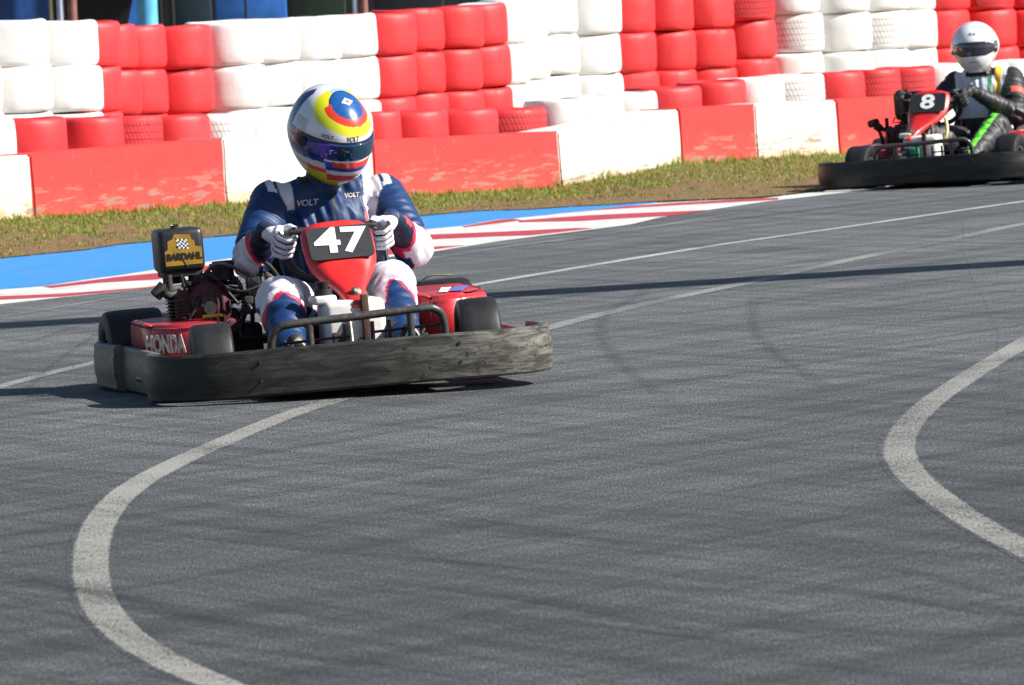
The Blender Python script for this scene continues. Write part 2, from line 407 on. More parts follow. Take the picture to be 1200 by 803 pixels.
vv = []; cx_ = [-260+20*i for i in range(84)]; RV = [0, .1, .2, .3, .4, .5, .6, .7, .8, .9, 1.0]
for px in [None]+cx_+[None]:
    k = cx_[0] if not vv else (cx_[-1] if px is None else px); side = 0 if px is not None else (-55 if not vv else 55)
    for v in RV: p = verge_pt(k, v); vv.append((p.x+side, p.y, p.z))
    p = verge_pt(k, 1); vv.append((p.x+side-1.0, p.y+8, p.z)); vv.append((p.x*2.5+side*2, 130, p.z))
nr = len(RV)+2; nc_ = len(vv)//nr
o = mesh_obj('verge', vv, [(i*nr+j, (i+1)*nr+j, (i+1)*nr+j+1, i*nr+j+1) for i in range(nc_-1) for j in range(nr-1)], MT['verge'], None, True); tag(o, kind='structure')
BL = [(502.7, 268.7), (270, 303), (183, 316), (139.5, 323), (104.6, 327.3), (50, 336), (0, 339.7), (-100, 349), (-260, 362)]
BLr = [(770, 238.2), (732, 242.3), (673, 248.8), (602, 256.4), (580, 258), (543, 265)]
sheet('kerb_blue_strip', [G(*p) for p in BU[:15]+BLr+BL], .0018, MT['kerb_blue'])
OUT = [(-260, 385), (-100, 367), (0, 357), (75, 348.5), (139.5, 342), (172, 338.5), (300, 321), (506, 295.4), (584, 283), (632, 276.8), (697, 268.8), (739, 263.3), (774, 254.9), (832.7, 246), (895.5, 236.8), (980, 227), (1100, 212.5), (1200, 200)]
INN = [(1200, 197), (1100, 208.5), (980, 222.6), (893, 232.6), (770, 238.2)]
sheet('kerb_white_strip', [G(*p) for p in OUT+INN+BLr[1:]+BL], .0012, MT['kerb_white'])
for nm, pl in (('a', [(50, 336.5), (139, 325), (184, 320.5), (330, 299.5), (330, 304.5), (184, 328), (120, 331.5), (60, 338)]),
           ('b', [(-200, 370), (0, 347.7), (75, 344.7), (172, 337.2), (250, 325), (250, 327), (172, 338.4), (75, 348), (0, 351.9), (-200, 375)]),
           ('c', [(543, 265.8), (580, 258.8), (602, 256.8), (612, 258.6), (543, 267.2)]),
           ('d', [(608, 258.8), (687, 253), (740, 250.5), (789, 248.5), (828, 246.7), (828, 247.3), (789, 253.2), (740, 255.8), (680, 259.5), (608, 261)]),
           ('e', [(440, 281.5), (506, 275.5), (610, 271), (675, 267.7), (695, 268), (688, 269), (621, 276.4), (584, 277.4), (506, 281), (440, 285)]),
           ('f', [(440, 293), (506, 289.5), (545, 288), (506, 293.2), (440, 301)]),
           ('g', [(673, 248.9), (731, 242.4), (789, 238.4), (889, 232.8), (912, 232.4), (912, 234.6), (828, 239), (763, 242.8), (700, 246.6)])):
    sheet('kerb_red_strip', [G(*p) for p in pl], .0024, MT['kerb_red'])

def strip(name, pts, width, mat, z, kind='structure', sub=8, soft=0.2, fade=False):
    """painted strip of a given width along surveyed points; Edge attribute = wear at the edges"""
    P = catmull([Vector((p.x, p.y, z)) for p in (G(*q) for q in pts)], sub); m = len(P); vs = []; ed = []; K = 6
    for i in range(m):
        t = (P[min(i+1, m-1)]-P[max(i-1, 0)]).normalized(); o = Vector((t.y, -t.x, 0))
        wd = width[0]+(width[1]-width[0])*i/(m-1) if isinstance(width, tuple) else width
        for k in range(K+1):
            u = k/K*2-1; vs.append(P[i]+o*u*wd/2)
            e = 1-min(1, (1-abs(u))/soft) if soft else 0
            if fade: e = max(e, 1-min(1, min(i, m-1-i)/(m*.25)))
            ed.append(e)
    fs = [(i*(K+1)+k, i*(K+1)+k+1, (i+1)*(K+1)+k+1, (i+1)*(K+1)+k) for i in range(m-1) for k in range(K)]
    o = mesh_obj(name, vs, fs, mat); a = o.data.attributes.new('Edge', 'FLOAT', 'POINT'); a.data.foreach_set('value', ed)
    tag(o, kind=kind); return o
SCURVE = [(1240, 254), (1150, 272.5), (1097, 284), (985, 307), (873, 332), (790, 349), (714, 366), (640, 385), (560, 407), (480, 435), (410, 463), (344, 484), (279, 510), (209, 541), (158, 569), (125.5, 600), (109, 635), (107, 676), (120, 713), (150, 746), (195, 774), (251, 799), (300, 818), (370, 842), (450, 868)]
strip('track_line_faint', SCURVE[:9], .115, MT['line_faint'], .001)
strip('track_line', SCURVE[8:], .118, MT['line'], .0006)
strip('track_line', [(1330, 330), (1260, 366), (1196, 404), (1137, 440), (1092, 471), (1063, 500), (1054, 529), (1070, 558), (1103.6, 586), (1148, 615), (1196, 641), (1260, 672), (1340, 706)], .12, MT['line'], .0006)
strip('track_line', [(-160, 500), (0, 453), (105, 426), (210, 401.5), (300, 381)], .085, MT['line_faint'], .0009)
strip('track_line', [(300, 381), (420, 358), (553, 334.5), (740, 303.4), (850, 286), (980, 267.7), (1200, 236), (1400, 208)], .085, MT['line_bright'], .0009)
strip('track_line', [(-160, 392), (0, 371), (50, 363.4), (124, 351), (182, 344.7), (350, 322), (506, 302.3), (610, 287), (738, 270), (893, 245), (980, 234), (1200, 207)], .05, MT['line_faint'], .0012)
strip('track_line', [(640, 285), (655, 283), (690, 279.5)], .05, MT['line_faint'], .0022, fade=True)
strip('track_line', [(760, 296), (800, 292), (830, 289)], .04, MT['line_faint'], .0010, fade=True)
strip('track_line', [(860, 267), (900, 262.5), (950, 257.5)], .04, MT['line_faint'], .0010, fade=True)
for pts, wd in (([(768, 325), (752, 344), (720, 362), (706, 378), (706, 398), (729, 428), (766, 456), (800, 482)], .075),
                ([(889, 345), (883, 363), (887, 391), (915, 419), (943, 437), (980, 460)], .07),
                ([(0, 408), (40, 400), (90, 383), (140, 372)], .06), ([(20, 470), (60, 430), (110, 395), (150, 375)], .05)):
    strip('tyre_mark', pts, wd, MT['mark_faint'], .003, soft=1, fade=True)
def streaks(name, n_, seed):
    """fine rubber streaks left by many tyres: one sheet"""
    rs = random.Random(seed); V = []; Fc = []; Ed = []; K = 4
    for k in range(n_):
        y = 290+510*rs.random()**.9; x = rs.uniform(-250, 1150); L_ = rs.uniform(220, 680)
        sl = (.15 if y > 540 else .07 if y > 460 else -.06 if y > 390 else -.13)+rs.uniform(-.05, .05); cv = rs.uniform(-.00022, .00022)
        P = [G(x+L_*t, y+sl*L_*t+cv*(L_*t)**2) for t in (0, .33, .66, 1)]
        if min(p.y for p in P) < 5 or max(p.y for p in P) > 37: continue
        P = catmull([Vector((p.x, p.y, .003+k*1e-6)) for p in P], 5); m = len(P); wd = rs.choice((.05, .08, .12, .2, .35))*rs.uniform(.5, 1.1)*(1.2 if y > 500 else .8); b0 = len(V)
        st = rs.uniform(.12, .62)*(1 if wd > .09 else .6)
        for i_ in range(m):
            t_ = (P[min(i_+1, m-1)]-P[max(i_-1, 0)]).normalized(); o_ = Vector((t_.y, -t_.x, 0))
            for q in range(K+1):
                u = q/K*2-1; V.append(P[i_]+o_*(u*wd*.22))
                Ed.append(1-st*(1-abs(u))*min(1, min(i_, m-1-i_)/(m*.3)))
        Fc += [(b0+a*(K+1)+q, b0+a*(K+1)+q+1, b0+(a+1)*(K+1)+q+1, b0+(a+1)*(K+1)+q) for a in range(m-1) for q in range(K)]
    o = mesh_obj(name, V, Fc, MT['mark']); a = o.data.attributes.new('Edge', 'FLOAT', 'POINT'); a.data.foreach_set('value', Ed); tag(o, kind='structure')
streaks('rubber_streaks', 260, 5)
crk = [(1129, 262), (1131, 275), (1127, 290), (1137, 312), (1139, 330), (1150, 345), (1158, 360), (1164, 380), (1172, 396), (1169, 412), (1178, 430), (1176, 450), (1184, 480), (1178, 505), (1181, 525)]
strip('track_crack', [(x+random.uniform(-2, 2), y) for x, y in crk], .008, MT['mark_faint'], .005, sub=3, soft=1)

# ------------------------------------------------------------------ grass
def grass():
    pts = []
    top = [(-150, 268), (0, 255), (41, 252), (266, 237), (441, 231), (658, 218), (800, 190), (889, 185), (985, 179), (1100, 172), (1230, 160)]
    def interp(T, x):
        for (a, b), (c, d) in zip(T, T[1:]):
            if a <= x <= c: return b+(d-b)*(x-a)/(c-a)
        return T[-1][1]
    V = []; Fc = []; Cc = []
    N = 60000
    for i in range(N):
        px = random.uniform(-140, 1120); a = interp(top, px); b = interp(BU, px)-.8
        r = random.random(); v = a + (b-a)*(r if random.random() < .86 else r**3)
        e = random.random()**(1 if random.random() < .86 else 2.5); q = verge_pt(px, 1-e*1.012); z_ = q.z-.004; pp = Vector((q.x*3, q.y*.9, 0)); nz = noise.noise(pp*1.4)*.5+.5
        bare = smoothstep(.35, .95, e+ (nz-.5)*1.3)
        if random.random() < bare*.75: continue
        cl = max(0, noise.noise(Vector((q.x*14, q.y*4, 9)))); h = random.uniform(.006, .020)*(1-.4*bare)*(1+2.2*cl)
        if e < .08: h *= random.uniform(1, 2.0)
        n2 = noise.noise(Vector((q.x*9, q.y*3, 3)))
        if e < .05 and n2 > .25: h *= 2.2
        ang = random.uniform(0, 2*pi); wd = random.uniform(.003, .006); lean = random.uniform(.1, .9)*h; la = random.uniform(0, 2*pi)
        dx, dy = cos(ang)*wd, sin(ang)*wd; k = len(V)
        V += [(q.x-dx, q.y-dy, z_), (q.x+dx, q.y+dy, z_), (q.x+lean*cos(la), q.y+lean*sin(la), z_+h)]
        Fc.append((k, k+1, k+2))
        dry = random.random() < .30+.45*bare + .4*max(0, nz-.55)
        g = random.uniform(.7, 1.25)
        c = (.38*g, .31*g, .09*g) if dry else (.18*g, .26*g, .028*g)
        if dry and random.random() < bare*.8: c = (.30*g, .135*g, .06*g)
        Cc += [c]*3
    o = mesh_obj('grass', V, Fc); a = o.data.color_attributes.new('Col', 'FLOAT_COLOR', 'POINT')
    arr = np.ones((len(V), 4), np.float32); arr[:, :3] = Cc; a.data.foreach_set('color', arr.ravel())
    n = NT('grass_blades'); at = n.N('ShaderNodeAttribute', attribute_name='Col'); n.L(at.outputs[0], n.b.inputs['Base Color']); n.rough(.7)
    tr = n.N('ShaderNodeBsdfTranslucent'); n.L(at.outputs[0], tr.inputs[0]); mx = n.N('ShaderNodeMixShader'); mx.inputs[0].default_value = .3
    n.L(n.b.outputs[0], mx.inputs[1]); n.L(tr.outputs[0], mx.inputs[2]); n.L(mx.outputs[0], n.out.inputs[0])
    o.data.materials.append(n.m)
    tag(o, 'short patchy green and straw coloured grass between the barrier and the kerb', 'grass', kind='stuff')
grass()

# ------------------------------------------------------------------ concrete blocks
ORD = ['leftmost', 'second from the left', 'third from the left', 'fourth from the left', 'fifth from the left', 'sixth from the left', 'seventh from the left', 'eighth from the left', 'ninth from the left', 'tenth from the left',
       'eleventh from the left', 'twelfth from the left', 'thirteenth from the left', 'fourteenth from the left', 'fifteenth from the left']
TB = .32
blocks = [('W', (-130, 268), (40.5, 257), 182, 'at the left edge of the photo'), ('R', (42, 257), (266, 241), (181, 162.5), 'behind the air filter box of kart 47'), ('W', (267, 241), (440.5, 233.5), (161, 164.5), 'directly behind the driver of kart 47'),
          ('R', (442, 233.5), (658, 220.5), (165, 153.5), 'just right of the driver in the blue suit'), ('W', (659, 220.5), (799.5, 192.5), (153.5, 128), 'with brown scrapes at its foot, mid photo'), ('R', (800.5, 193), (888, 187.5), (127, 122), 'narrow, between the two middle white ones'),
          ('W', (889, 187.5), (984.5, 182), (121.5, 117), 'just left of kart 8'), ('R', (985.5, 182), (1100, 174), (117, 110), 'directly behind the nose of kart 8'), ('W', (1101, 174), (1330, 160), (110, 96), 'behind the driver of kart 8')]
bpath = []
for c, a, b, tops, where in blocks:
    A, B = D(a[0], a[1], db(a[0])), D(b[0], b[1], db(b[0])); ta, tb = (tops, tops) if not isinstance(tops, tuple) else tops
    if not isinstance(tops, tuple): ta, tb = 190, 181.5
    ha = D(a[0], ta, A.y).z-A.z; hb = D(b[0], tb, B.y).z-A.z; zb_ = B.z-A.z
    bpath.append((A, B))
    t = B-A; t.z = 0; t.normalize(); nb = Vector((-t.y, t.x, 0))     # away from the track
    NX, NZ = 10, 5; mb = MB()
    L_ = (B-A).length
    bm = bmesh.new()
    vs = []
    for (q, hh, zq) in ((0, ha, 0), (L_, hb, zb_)):
        vs.append([bm.verts.new((q, 0, zq-.03)), bm.verts.new((q, TB, zq-.03)), bm.verts.new((q, TB, hh)), bm.verts.new((q, .012, hh))])
    l, r = vs
    for k in range(4): bm.faces.new((l[k], l[(k+1) % 4], r[(k+1) % 4], r[k]))
    bm.faces.new(l[::-1]); bm.faces.new(r); bmesh.ops.recalc_face_normals(bm, faces=bm.faces[:])
    bmesh.ops.bevel(bm, geom=bm.edges[:], offset=.010, segments=2, affect='EDGES')
    bmesh.ops.subdivide_edges(bm, edges=[e for e in bm.edges if e.calc_length() > .1], cuts=10, use_grid_fill=True)
    for v in bm.verts:
        nz = noise.noise(Vector((v.co.x*4+a[0], v.co.z*5, v.co.y)))*.006; v.co.y += nz; v.co.z += noise.noise(Vector((v.co.x*6+a[0], 7, 0)))*.003
    me = bpy.data.meshes.new('concrete_block'); bm.to_mesh(me); bm.free(); me.materials.append(MT['blk_red' if c == 'R' else 'blk_white'])
    o = bpy.data.objects.new('concrete_block', me); COL.objects.link(o)
    R = Matrix((t, nb, Vector((0, 0, 1)))).transposed().to_4x4(); R.translation = A; o.matrix_world = R
    tag(o, '%s painted low concrete barrier block %s' % ('red' if c == 'R' else 'white', where), 'barrier block', 'low concrete barrier blocks along the grass')

# ------------------------------------------------------------------ tyre walls
def tyre_mesh(name, mat, seed):
    R_, h = .5, .265; prof = []
    # rounded tread shoulder, sidewall, bead hole  (unit radius .5)
    out = [(.30, .018), (.34, .004), (.42, .0), (.462, .004), (.485, .016), (.495, .036), (.499, .08), (.5, .1325), (.499, .185), (.495, .229), (.485, .249), (.462, .261), (.42, .265), (.34, .261), (.30, .247)]
    inn = [(.285, .235), (.30, .22), (.42, .18), (.43, .1325), (.42, .085), (.30, .045), (.285, .03)]
    mb = MB(); mb.lathe(out+inn, n=72)
    random.seed(seed)
    ph = [random.uniform(0, 6.28) for _ in range(3)]
    mb.v = [(x*k_, y*k_, z+.003*sin(3*atan2(y, x)+ph[1])) for x, y, z in mb.v for k_ in [1+.008*sin(2*atan2(y, x)+ph[0])+.016*noise.noise(Vector((x*5+seed, y*5, z*9)))+.006*noise.noise(Vector((x*14+seed, y*14, z*26)))]]
    o = mb.build(name, mat); me = o.data; bpy.data.objects.remove(o); return me
TM = {}
for key, mat in TY.items(): TM[key] = [tyre_mesh('car_tyre', mat, 11*i+5) for i in range(6)]
random.seed(3)
def put_tyre(x, y, z, dia, hs, key, label, group, rot=None):
    o = bpy.data.objects.new('painted_tyre', random.choice(TM[key])); COL.objects.link(o)
    o.location = (x, y, z); o.scale = (dia, dia, hs/.265)
    tl = random.uniform(-.02, .02)
    o.rotation_euler = (tl, random.uniform(-.02, .02), random.uniform(0, 6.28))
    tag(o, label, 'tyre', group); return o
# tall wall: right edge of each stack in the photograph, colour, stack depth
cols = [(-55, 'W'), (0, 'W'), (60, 'W'), (119, 'W'), (141, 'R'), (164, 'R'), (197, 'R'), (250, 'R'), (312, 'W'), (354, 'W'), (404, 'W'), (444, 'W'), (489, 'R'), (523, 'R'), (567, 'R'), (599, 'R'),
        (624, 'W'), (647, 'W'), (681, 'W'), (730, 'W'), (771, 'R'), (817, 'R'), (863, 'R'), (911, 'R'), (966, 'W'), (1022, 'W'), (1068, 'W'), (1100, 'W'), (1140, 'R'), (1193, 'R'), (1240, 'R'), (1285, 'R')]
DIA = .49; d = 45.6; prev = None; foot = []
SEAM = [(-60, 77.5), (100, 77.5), (122, 78), (135, 82.5), (232, 81.5), (252, 79), (294, 76), (336, 73), (386, 70.5), (426, 67.5), (471, 65), (505, 60), (549, 57.5), (581, 54), (606, 51), (629, 46), (663, 40.5), (712, 40), (753, 38), (799, 36), (845, 34), (893, 23.5), (948, 16), (1004, 15), (1050, 13), (1120, 12), (1300, 9)]
treads = {(23, 3): 1, (24, 2): 1, (26, 2): 1, (29, 3): 1}
gcount = {}; names = []
grp = -1; last = None
for i, (px, c) in enumerate(cols):
    if c != last: grp += 1; k_in = 0; last = c
    else: k_in += 1
    names.append((grp, k_in))
place = {('W', 0): 'white section at the left edge', ('R', 1): 'red section behind the left part', ('W', 2): 'white section behind the colourful helmet', ('R', 3): 'red section right of colourful helmet',
         ('W', 4): 'white section at the wall\'s middle', ('R', 5): 'red section right of middle', ('W', 6): 'white section left of the white helmet', ('R', 7): 'red section behind the white helmet'}
nin = ['first', 'second', 'third', 'fourth']
for i, (px, c) in enumerate(cols):
    x = D(px, 60, d).x - DIA/2
    if prev is not None:
        dx = x-prev[0]; need = sqrt(max(.02, (DIA*.985)**2-dx*dx)) if abs(dx) < DIA*.985 else .1
        need = min(need, .46 if i > 3 else .40)
        d = prev[1]+need
        x = D(px, 60, d).x - DIA/2
    prev = (x, d)
    z0 = D(px-22, lin(SEAM, px-18), d-DIA/2).z-3*.265
    foot.append((x, d, z0+.263))
    for L in (1, 2, 3):
        key = (c, treads.get((i, L), 0))
        g_, k_ = names[i]
        row = {1: 'lowest visible', 2: 'middle', 3: 'top'}[L]
        lab = '%s tyre, %s row, %s stack of %s' % (('treaded ' if key[1] else '')+('red' if c == 'R' else 'white'), row, nin[min(k_, 3)], place[(c, g_)])
        put_tyre(x+random.uniform(-.014, .010), d+random.uniform(-.015, .015), z0+L*.265, DIA*random.uniform(.975, 1.01), random.uniform(.261, .267), key, lab, 'painted tyres of the tall tyre wall')
print('tall wall depth', d)
# footings the stacks stand on
def footing(path, wdt, h0, h1):
    vs = []; fs = []
    for (x, y) in path: vs += [(x-wdt, y-wdt*.3, h0), (x+wdt*.3, y+wdt, h0), (x+wdt*.3, y+wdt, h1), (x-wdt, y-wdt*.3, h1)]
    return vs
def plinth(path, half, h):
    P = [Vector((x, y, 0)) for x, y in path]; vs = []; fs = []
    for i, p in enumerate(P):
        t = (P[min(i+1, len(P)-1)]-P[max(i-1, 0)]).normalized(); o = Vector((t.y, -t.x, 0))
        hh = h if not callable(h) else h(i)
        for s_, z in ((1, -.03), (1, hh), (-1, hh), (-1, -.03)): vs.append(p+o*s_*half+Vector((0, 0, z)))
    for i in range(len(P)-1):
        for k in range(4): fs.append((i*4+k, i*4+(k+1) % 4, i*4+4+(k+1) % 4, i*4+4+k))
    fs += [(0, 1, 2, 3), tuple((len(P)-1)*4+k for k in (3, 2, 1, 0))]
    return mesh_obj('ground_plinth', vs, fs, MT['blk_white'])
tag(plinth([(a, b) for a, b, _ in foot], .2, lambda i: foot[i][2]), kind='structure')
# low row standing behind the concrete blocks
low = [(-32, 'W', 0), (18, 'W', 0), (78, 'R', 0), (144, 'R', 0), (190, 'R', 1), (247, 'R', 0), (297, 'W', 1), (345, 'W', 0), (392, 'W', 0), (436, 'W', 0), (470, 'R', 0), (525, 'R', 0), (583, 'R', 0), (640, 'R', 1), (690, 'W', 0), (731, 'W', 0), (771, 'W', 0),
       (823, 'R', 0), (876, 'R', 0), (921, 'W', 0), (968, 'W', 1), (1015, 'R', 0), (1058, 'R', 1), (1098, 'R', 1), (1140, 'W', 0), (1185, 'W', 0), (1225, 'W', 0)]
def bdepth_unused(px):
    for (c, a, b, tps, w_) in blocks:
        if a[0]-1 <= px <= b[0]+1.2:
            A, B = G(*a), G(*b); t = (px-a[0])/(b[0]-a[0]); return A.y+(B.y-A.y)*t
    return G(1330, 160).y if px > 1300 else G(-130, 268).y
def ltop(px):
    T = [(-60, 142), (78, 138), (247, 135), (450, 131), (583, 128), (640, 126), (690, 116), (771, 108), (876, 94), (968, 87), (1098, 78), (1240, 68)]
    for (a, b), (c, d_) in zip(T, T[1:]):
        if a <= px <= c: return b+(d_-b)*(px-a)/(c-a)
    return T[-1][1]
lp = []
place2 = [('left edge of the photo', 2), ('red run above the left red block', 4), ('white run hidden partly by the colourful helmet', 4), ('red run right of the colourful helmet', 4), ('white run in the middle', 3), ('red run right of the middle', 3), ('white run left of kart 8', 2), ('red run behind kart 8', 3), ('white run behind the white helmet driver', 3)]
spots = []
for i, (px, c, tr) in enumerate(low):
    dd = db(px)+.72; s_ = F/dd
    pw = (px-(low[i-1][0] if i else px-50))
    xr = D(px, 130, dd).x
    spots.append([xr, dd])
gi = -1; last = None
for i, (px, c, tr) in enumerate(low):
    xr, dd = spots[i]
    nx = spots[i+1] if i+1 < len(low) else (xr+.25, dd+.1); pvs = spots[i-1] if i else (xr-.25, dd-.05)
    dia = min(sqrt((nx[0]-xr)**2+(nx[1]-dd)**2), sqrt((pvs[0]-xr)**2+(pvs[1]-dd)**2))*1.03
    dia = max(.36, min(.50, dia)); dia_ = dia
    if c != last: gi += 1; ki = 0; last = c
    else: ki += 1
    ztop = D(px-10, ltop(px), dd-dia/2).z
    hs = .25
    pl_, cnt = place2[gi]
    lab = 'low %s tyre, %s of the %s' % (('treaded ' if tr else '')+('red' if c == 'R' else 'white'), ['first', 'second', 'third', 'fourth'][ki], pl_)
    put_tyre(xr-dia/2, dd, ztop-hs, dia, hs, (c, tr), lab, 'painted tyres of the low row behind the concrete blocks')
    lp.append((xr-dia/2, dd, ztop-hs))
tag(plinth([(a, b) for a, b, _ in lp], .13, lambda i: lp[min(i, len(lp)-1)][2]-.002), kind='structure')

# ------------------------------------------------------------------ paddock behind the wall
def panel_mat(name, c, rough=.5, v=.3): return simple(name, c, rough, var=v, scale=6)
MT['pit_blue'] = panel_mat('pit_blue', (.012, .07, .26)); MT['pit_blue2'] = panel_mat('pit_blue_bright', (.03, .16, .55)); MT['pit_sky'] = panel_mat('pit_light_blue', (.10, .42, .72))
MT['pit_dark'] = panel_mat('pit_dark', (.012, .016, .026)); MT['pit_teal'] = panel_mat('pit_teal', (.012, .035, .055)); MT['pit_green'] = panel_mat('pit_dark_green', (.012, .03, .022))
MT['post_white'] = panel_mat('post_white', (.5, .6, .75)); MT['post_rust'] = panel_mat('post_rust', (.22, .1, .08)); MT['post_straw'] = panel_mat('post_straw', (.42, .38, .2))
DB = 66.0
def bxs(px0, px1, d_, z0, z1, thick, name, mat, parent):
    a, b = D(px0, 5, d_).x, D(px1, 5, d_).x; mb = MB(); mb.box(((a+b)/2, d_+thick/2, (z0+z1)/2), (b-a, thick, z1-z0), bev=.015); return mb.build(name, mat, parent)
def empty(name, loc=(0, 0, 0)):
    o = bpy.data.objects.new(name, None); COL.objects.link(o); o.location = loc; o.empty_display_size = .2; return o
e = empty('garage_building'); tag(e, 'long dark blue paddock garage glimpsed above the tyres', 'garage')
bxs(-300, 700, DB+6, 0, 4.2, .3, 'wall', MT['pit_dark'], e); bxs(-320, 720, DB-.5, 4.2, 4.5, 7, 'roof', MT['pit_teal'], e)
for a, b, m_ in ((-300, 57, 'pit_blue'), (205, 248, 'pit_teal'), (252, 336, 'pit_blue2'), (338, 405, 'pit_green'), (438, 520, 'pit_dark')): bxs(a, b, DB+.4, 0, 3.6, .08, 'door_panel', MT[m_], e)
for a, b in ((185, 190), (198, 204), (286, 289)): bxs(a, b, DB, 0, 4.2, .1, 'door_frame', MT['decal_black'], e)
for a, b, m_, lab in ((57.5, 62, 'post_straw', 'straw coloured thin post above the white tyres at the left'), (66, 75, 'post_white', 'pale blue white post at the left'), (78, 90, 'post_rust', 'rusty red post beside the pale blue post'), (413, 419, 'post_white', 'white post above the white tyres behind the helmet'), (421, 431, 'post_rust', 'brown post just right of the white post')):
    x0, x1 = D(a, 5, DB-1).x, D(b, 5, DB-1).x; mb = MB(); r_ = (x1-x0)/2; xc = (x0+x1)/2
    mb.cyl((xc, DB-1, 0), (xc, DB-1, 3.2), r_); mb.cyl((xc, DB-1, 0), (xc, DB-1, .03), r_*1.8); mb.cyl((xc, DB-1, 3.2), (xc, DB-1, 3.24), r_*1.3)
    tag(mb.build('post', MT[m_]), lab, 'post')
# tarpaulin: blue sloping sheet and bright flap
a0, a1 = D(135, 5, DB-2).x, D(162, 5, DB-2).x
mb = MB(); mb.add([(a0, DB-2, .5), (a1, DB-2, .5), (a1, DB-2, 1.25), (a0, DB-1.9, .5), (a1, DB-1.9, .5), (a1, DB-1.9, 1.25)], [(0, 1, 2), (3, 5, 4), (0, 3, 4, 1), (1, 4, 5, 2), (2, 5, 3, 0)])
tag(mb.build('tarpaulin', MT['pit_blue2']), 'blue triangular tarpaulin edge above the red tyres', 'tarpaulin')
e = empty('water_tank'); tag(e, 'light blue upright barrel behind the red tyres at left', 'barrel'); xc = (D(161, 5, DB-2.5).x+D(183, 5, DB-2.5).x)/2
mb = MB(); mb.lathe([(0, 0), (.078, 0), (.082, .03), (.082, .55), (.086, .56), (.082, .58), (.082, 1.15), (.078, 1.2), (0, 1.2)], Matrix.Translation((xc, DB-2.5, 0)), 24, False); mb.build('body', MT['pit_sky'], e)
mb = MB(); mb.cyl((xc, DB-2.5, 1.2), (xc, DB-2.5, 1.225), .03); mb.build('cap', MT['decal_black'], e)
for k, px in enumerate((537, 549, 561)):
    x = D(px, 2, 62).x; zz = D(px, 5, 62).z-.1
    mb = MB(); mb.lathe([(.035, -.03), (.055, -.03), (.06, 0), (.055, .03), (.035, .03)], Matrix.Translation((x, 62, zz)) @ Matrix.Rotation(radians(90), 4, 'X'), 20)
    mb.cyl((x, 62, 0), (x, 62, zz-.05), .012)
    tag(mb.build('round_marker', MT['decal_white']), 'small white ring on a stand above the red tyres, %s of three' % ('leftmost', 'middle', 'rightmost')[k], 'marker', 'white rings behind the tyre wall')

# unseen gantry, added so that its long beam shades the thin band across the track
GH = 6.0; off = SH*(GH/math.tan(EL)); gm = (p_r+p_l)/2+off
ga = gm-sd*13.0; gb = gm+sd*9.0
e = empty('shadow_gantry', (0, 0, 0)); tag(e, 'unseen steel gantry added to cast the shadow band on the track', 'gantry')
rot = Matrix.Rotation(atan2(sd.y, sd.x), 3, 'Z'); mb = MB()
mb.box(((ga+gb)/2+Vector((0, 0, GH)))[:], (22.0, .40, .22), rot, bev=.03); mb.build('beam', MT['steel'], e)
for q in (ga, gb):
    mb = MB(); mb.box((q.x, q.y, GH/2-.1), (.26, .26, GH), rot, bev=.02); mb.box((q.x, q.y, .03), (.6, .6, .06), rot, bev=.01); mb.build('post', MT['steel'], e)

# ------------------------------------------------------------------ text
def text_verts(s, size, bold=.0, ext=.0012, shear=0, xs=1.0):
    cu = bpy.data.curves.new('t', 'FONT'); cu.body = s; cu.size = size; cu.align_x = 'CENTER'; cu.align_y = 'CENTER'; cu.extrude = ext; cu.offset = bold; cu.shear = shear; cu.resolution_u = 4
    o = bpy.data.objects.new('t', cu); COL.objects.link(o); dg = bpy.context.evaluated_depsgraph_get(); me = bpy.data.meshes.new_from_object(o.evaluated_get(dg))
    v = [Vector((p.co.x*xs, p.co.y, p.co.z)) for p in me.vertices]; f = [tuple(p.vertices) for p in me.polygons]
    bpy.data.objects.remove(o); bpy.data.curves.remove(cu); bpy.data.meshes.remove(me); return v, f
def text_on(s, size, origin, X, Y, name, mat, parent, bold=0, shear=0, xs=1, surf=None):
    v, f = text_verts(s, size, bold, shear=shear, xs=xs); X = Vector(X).normalized(); Y = Vector(Y); Y = (Y-X*Y.dot(X)).normalized(); Z = X.cross(Y); O = Vector(origin)
    P = [O+X*p.x+Y*p.y+Z*p.z for p in v]
    if surf: P = [surf(q, Z, p.z) for q, p in zip(P, v)]
    return mesh_obj(name, P, f, mat, parent)
def poly_on(pts, origin, X, Y, name, mat, parent, th=.001):
    X = Vector(X).normalized(); Y = Vector(Y); Y = (Y-X*Y.dot(X)).normalized(); Z = X.cross(Y); O = Vector(origin); n_ = len(pts)
    vs = [O+X*a+Y*b+Z*th for a, b in pts]+[O+X*a+Y*b for a, b in pts]
    fs = [tuple(range(n_)), tuple(range(2*n_-1, n_-1, -1))]+[(i, i+n_, (i+1) % n_+n_, (i+1) % n_) for i in range(n_)]
    return mesh_obj(name, vs, fs, mat, parent)
def rrect(w, h, r, n=5):
    o = []
    for cx, cy, a0 in ((w/2-r, h/2-r, 0), (-w/2+r, h/2-r, 90), (-w/2+r, -h/2+r, 180), (w/2-r, -h/2+r, 270)):
        for k in range(n+1): a = radians(a0+90*k/n); o.append((cx+r*cos(a), cy+r*sin(a)))
    return o

def kart_matrix(px, py, yaw, tilt, sc):
    g = G(px, py); X = Vector((sin(yaw), -cos(yaw), 0)); Y = Vector((cos(yaw), sin(yaw), 0)); Z = Vector((0, 0, 1))
    Y2 = Y*cos(tilt)+Z*sin(tilt); Z2 = Z*cos(tilt)-Y*sin(tilt)
    R = Matrix((X, Y2, Z2)).transposed().to_4x4(); R = Matrix.Translation((g.x, g.y, 0)) @ R @ Matrix.Scale(sc, 4); return R

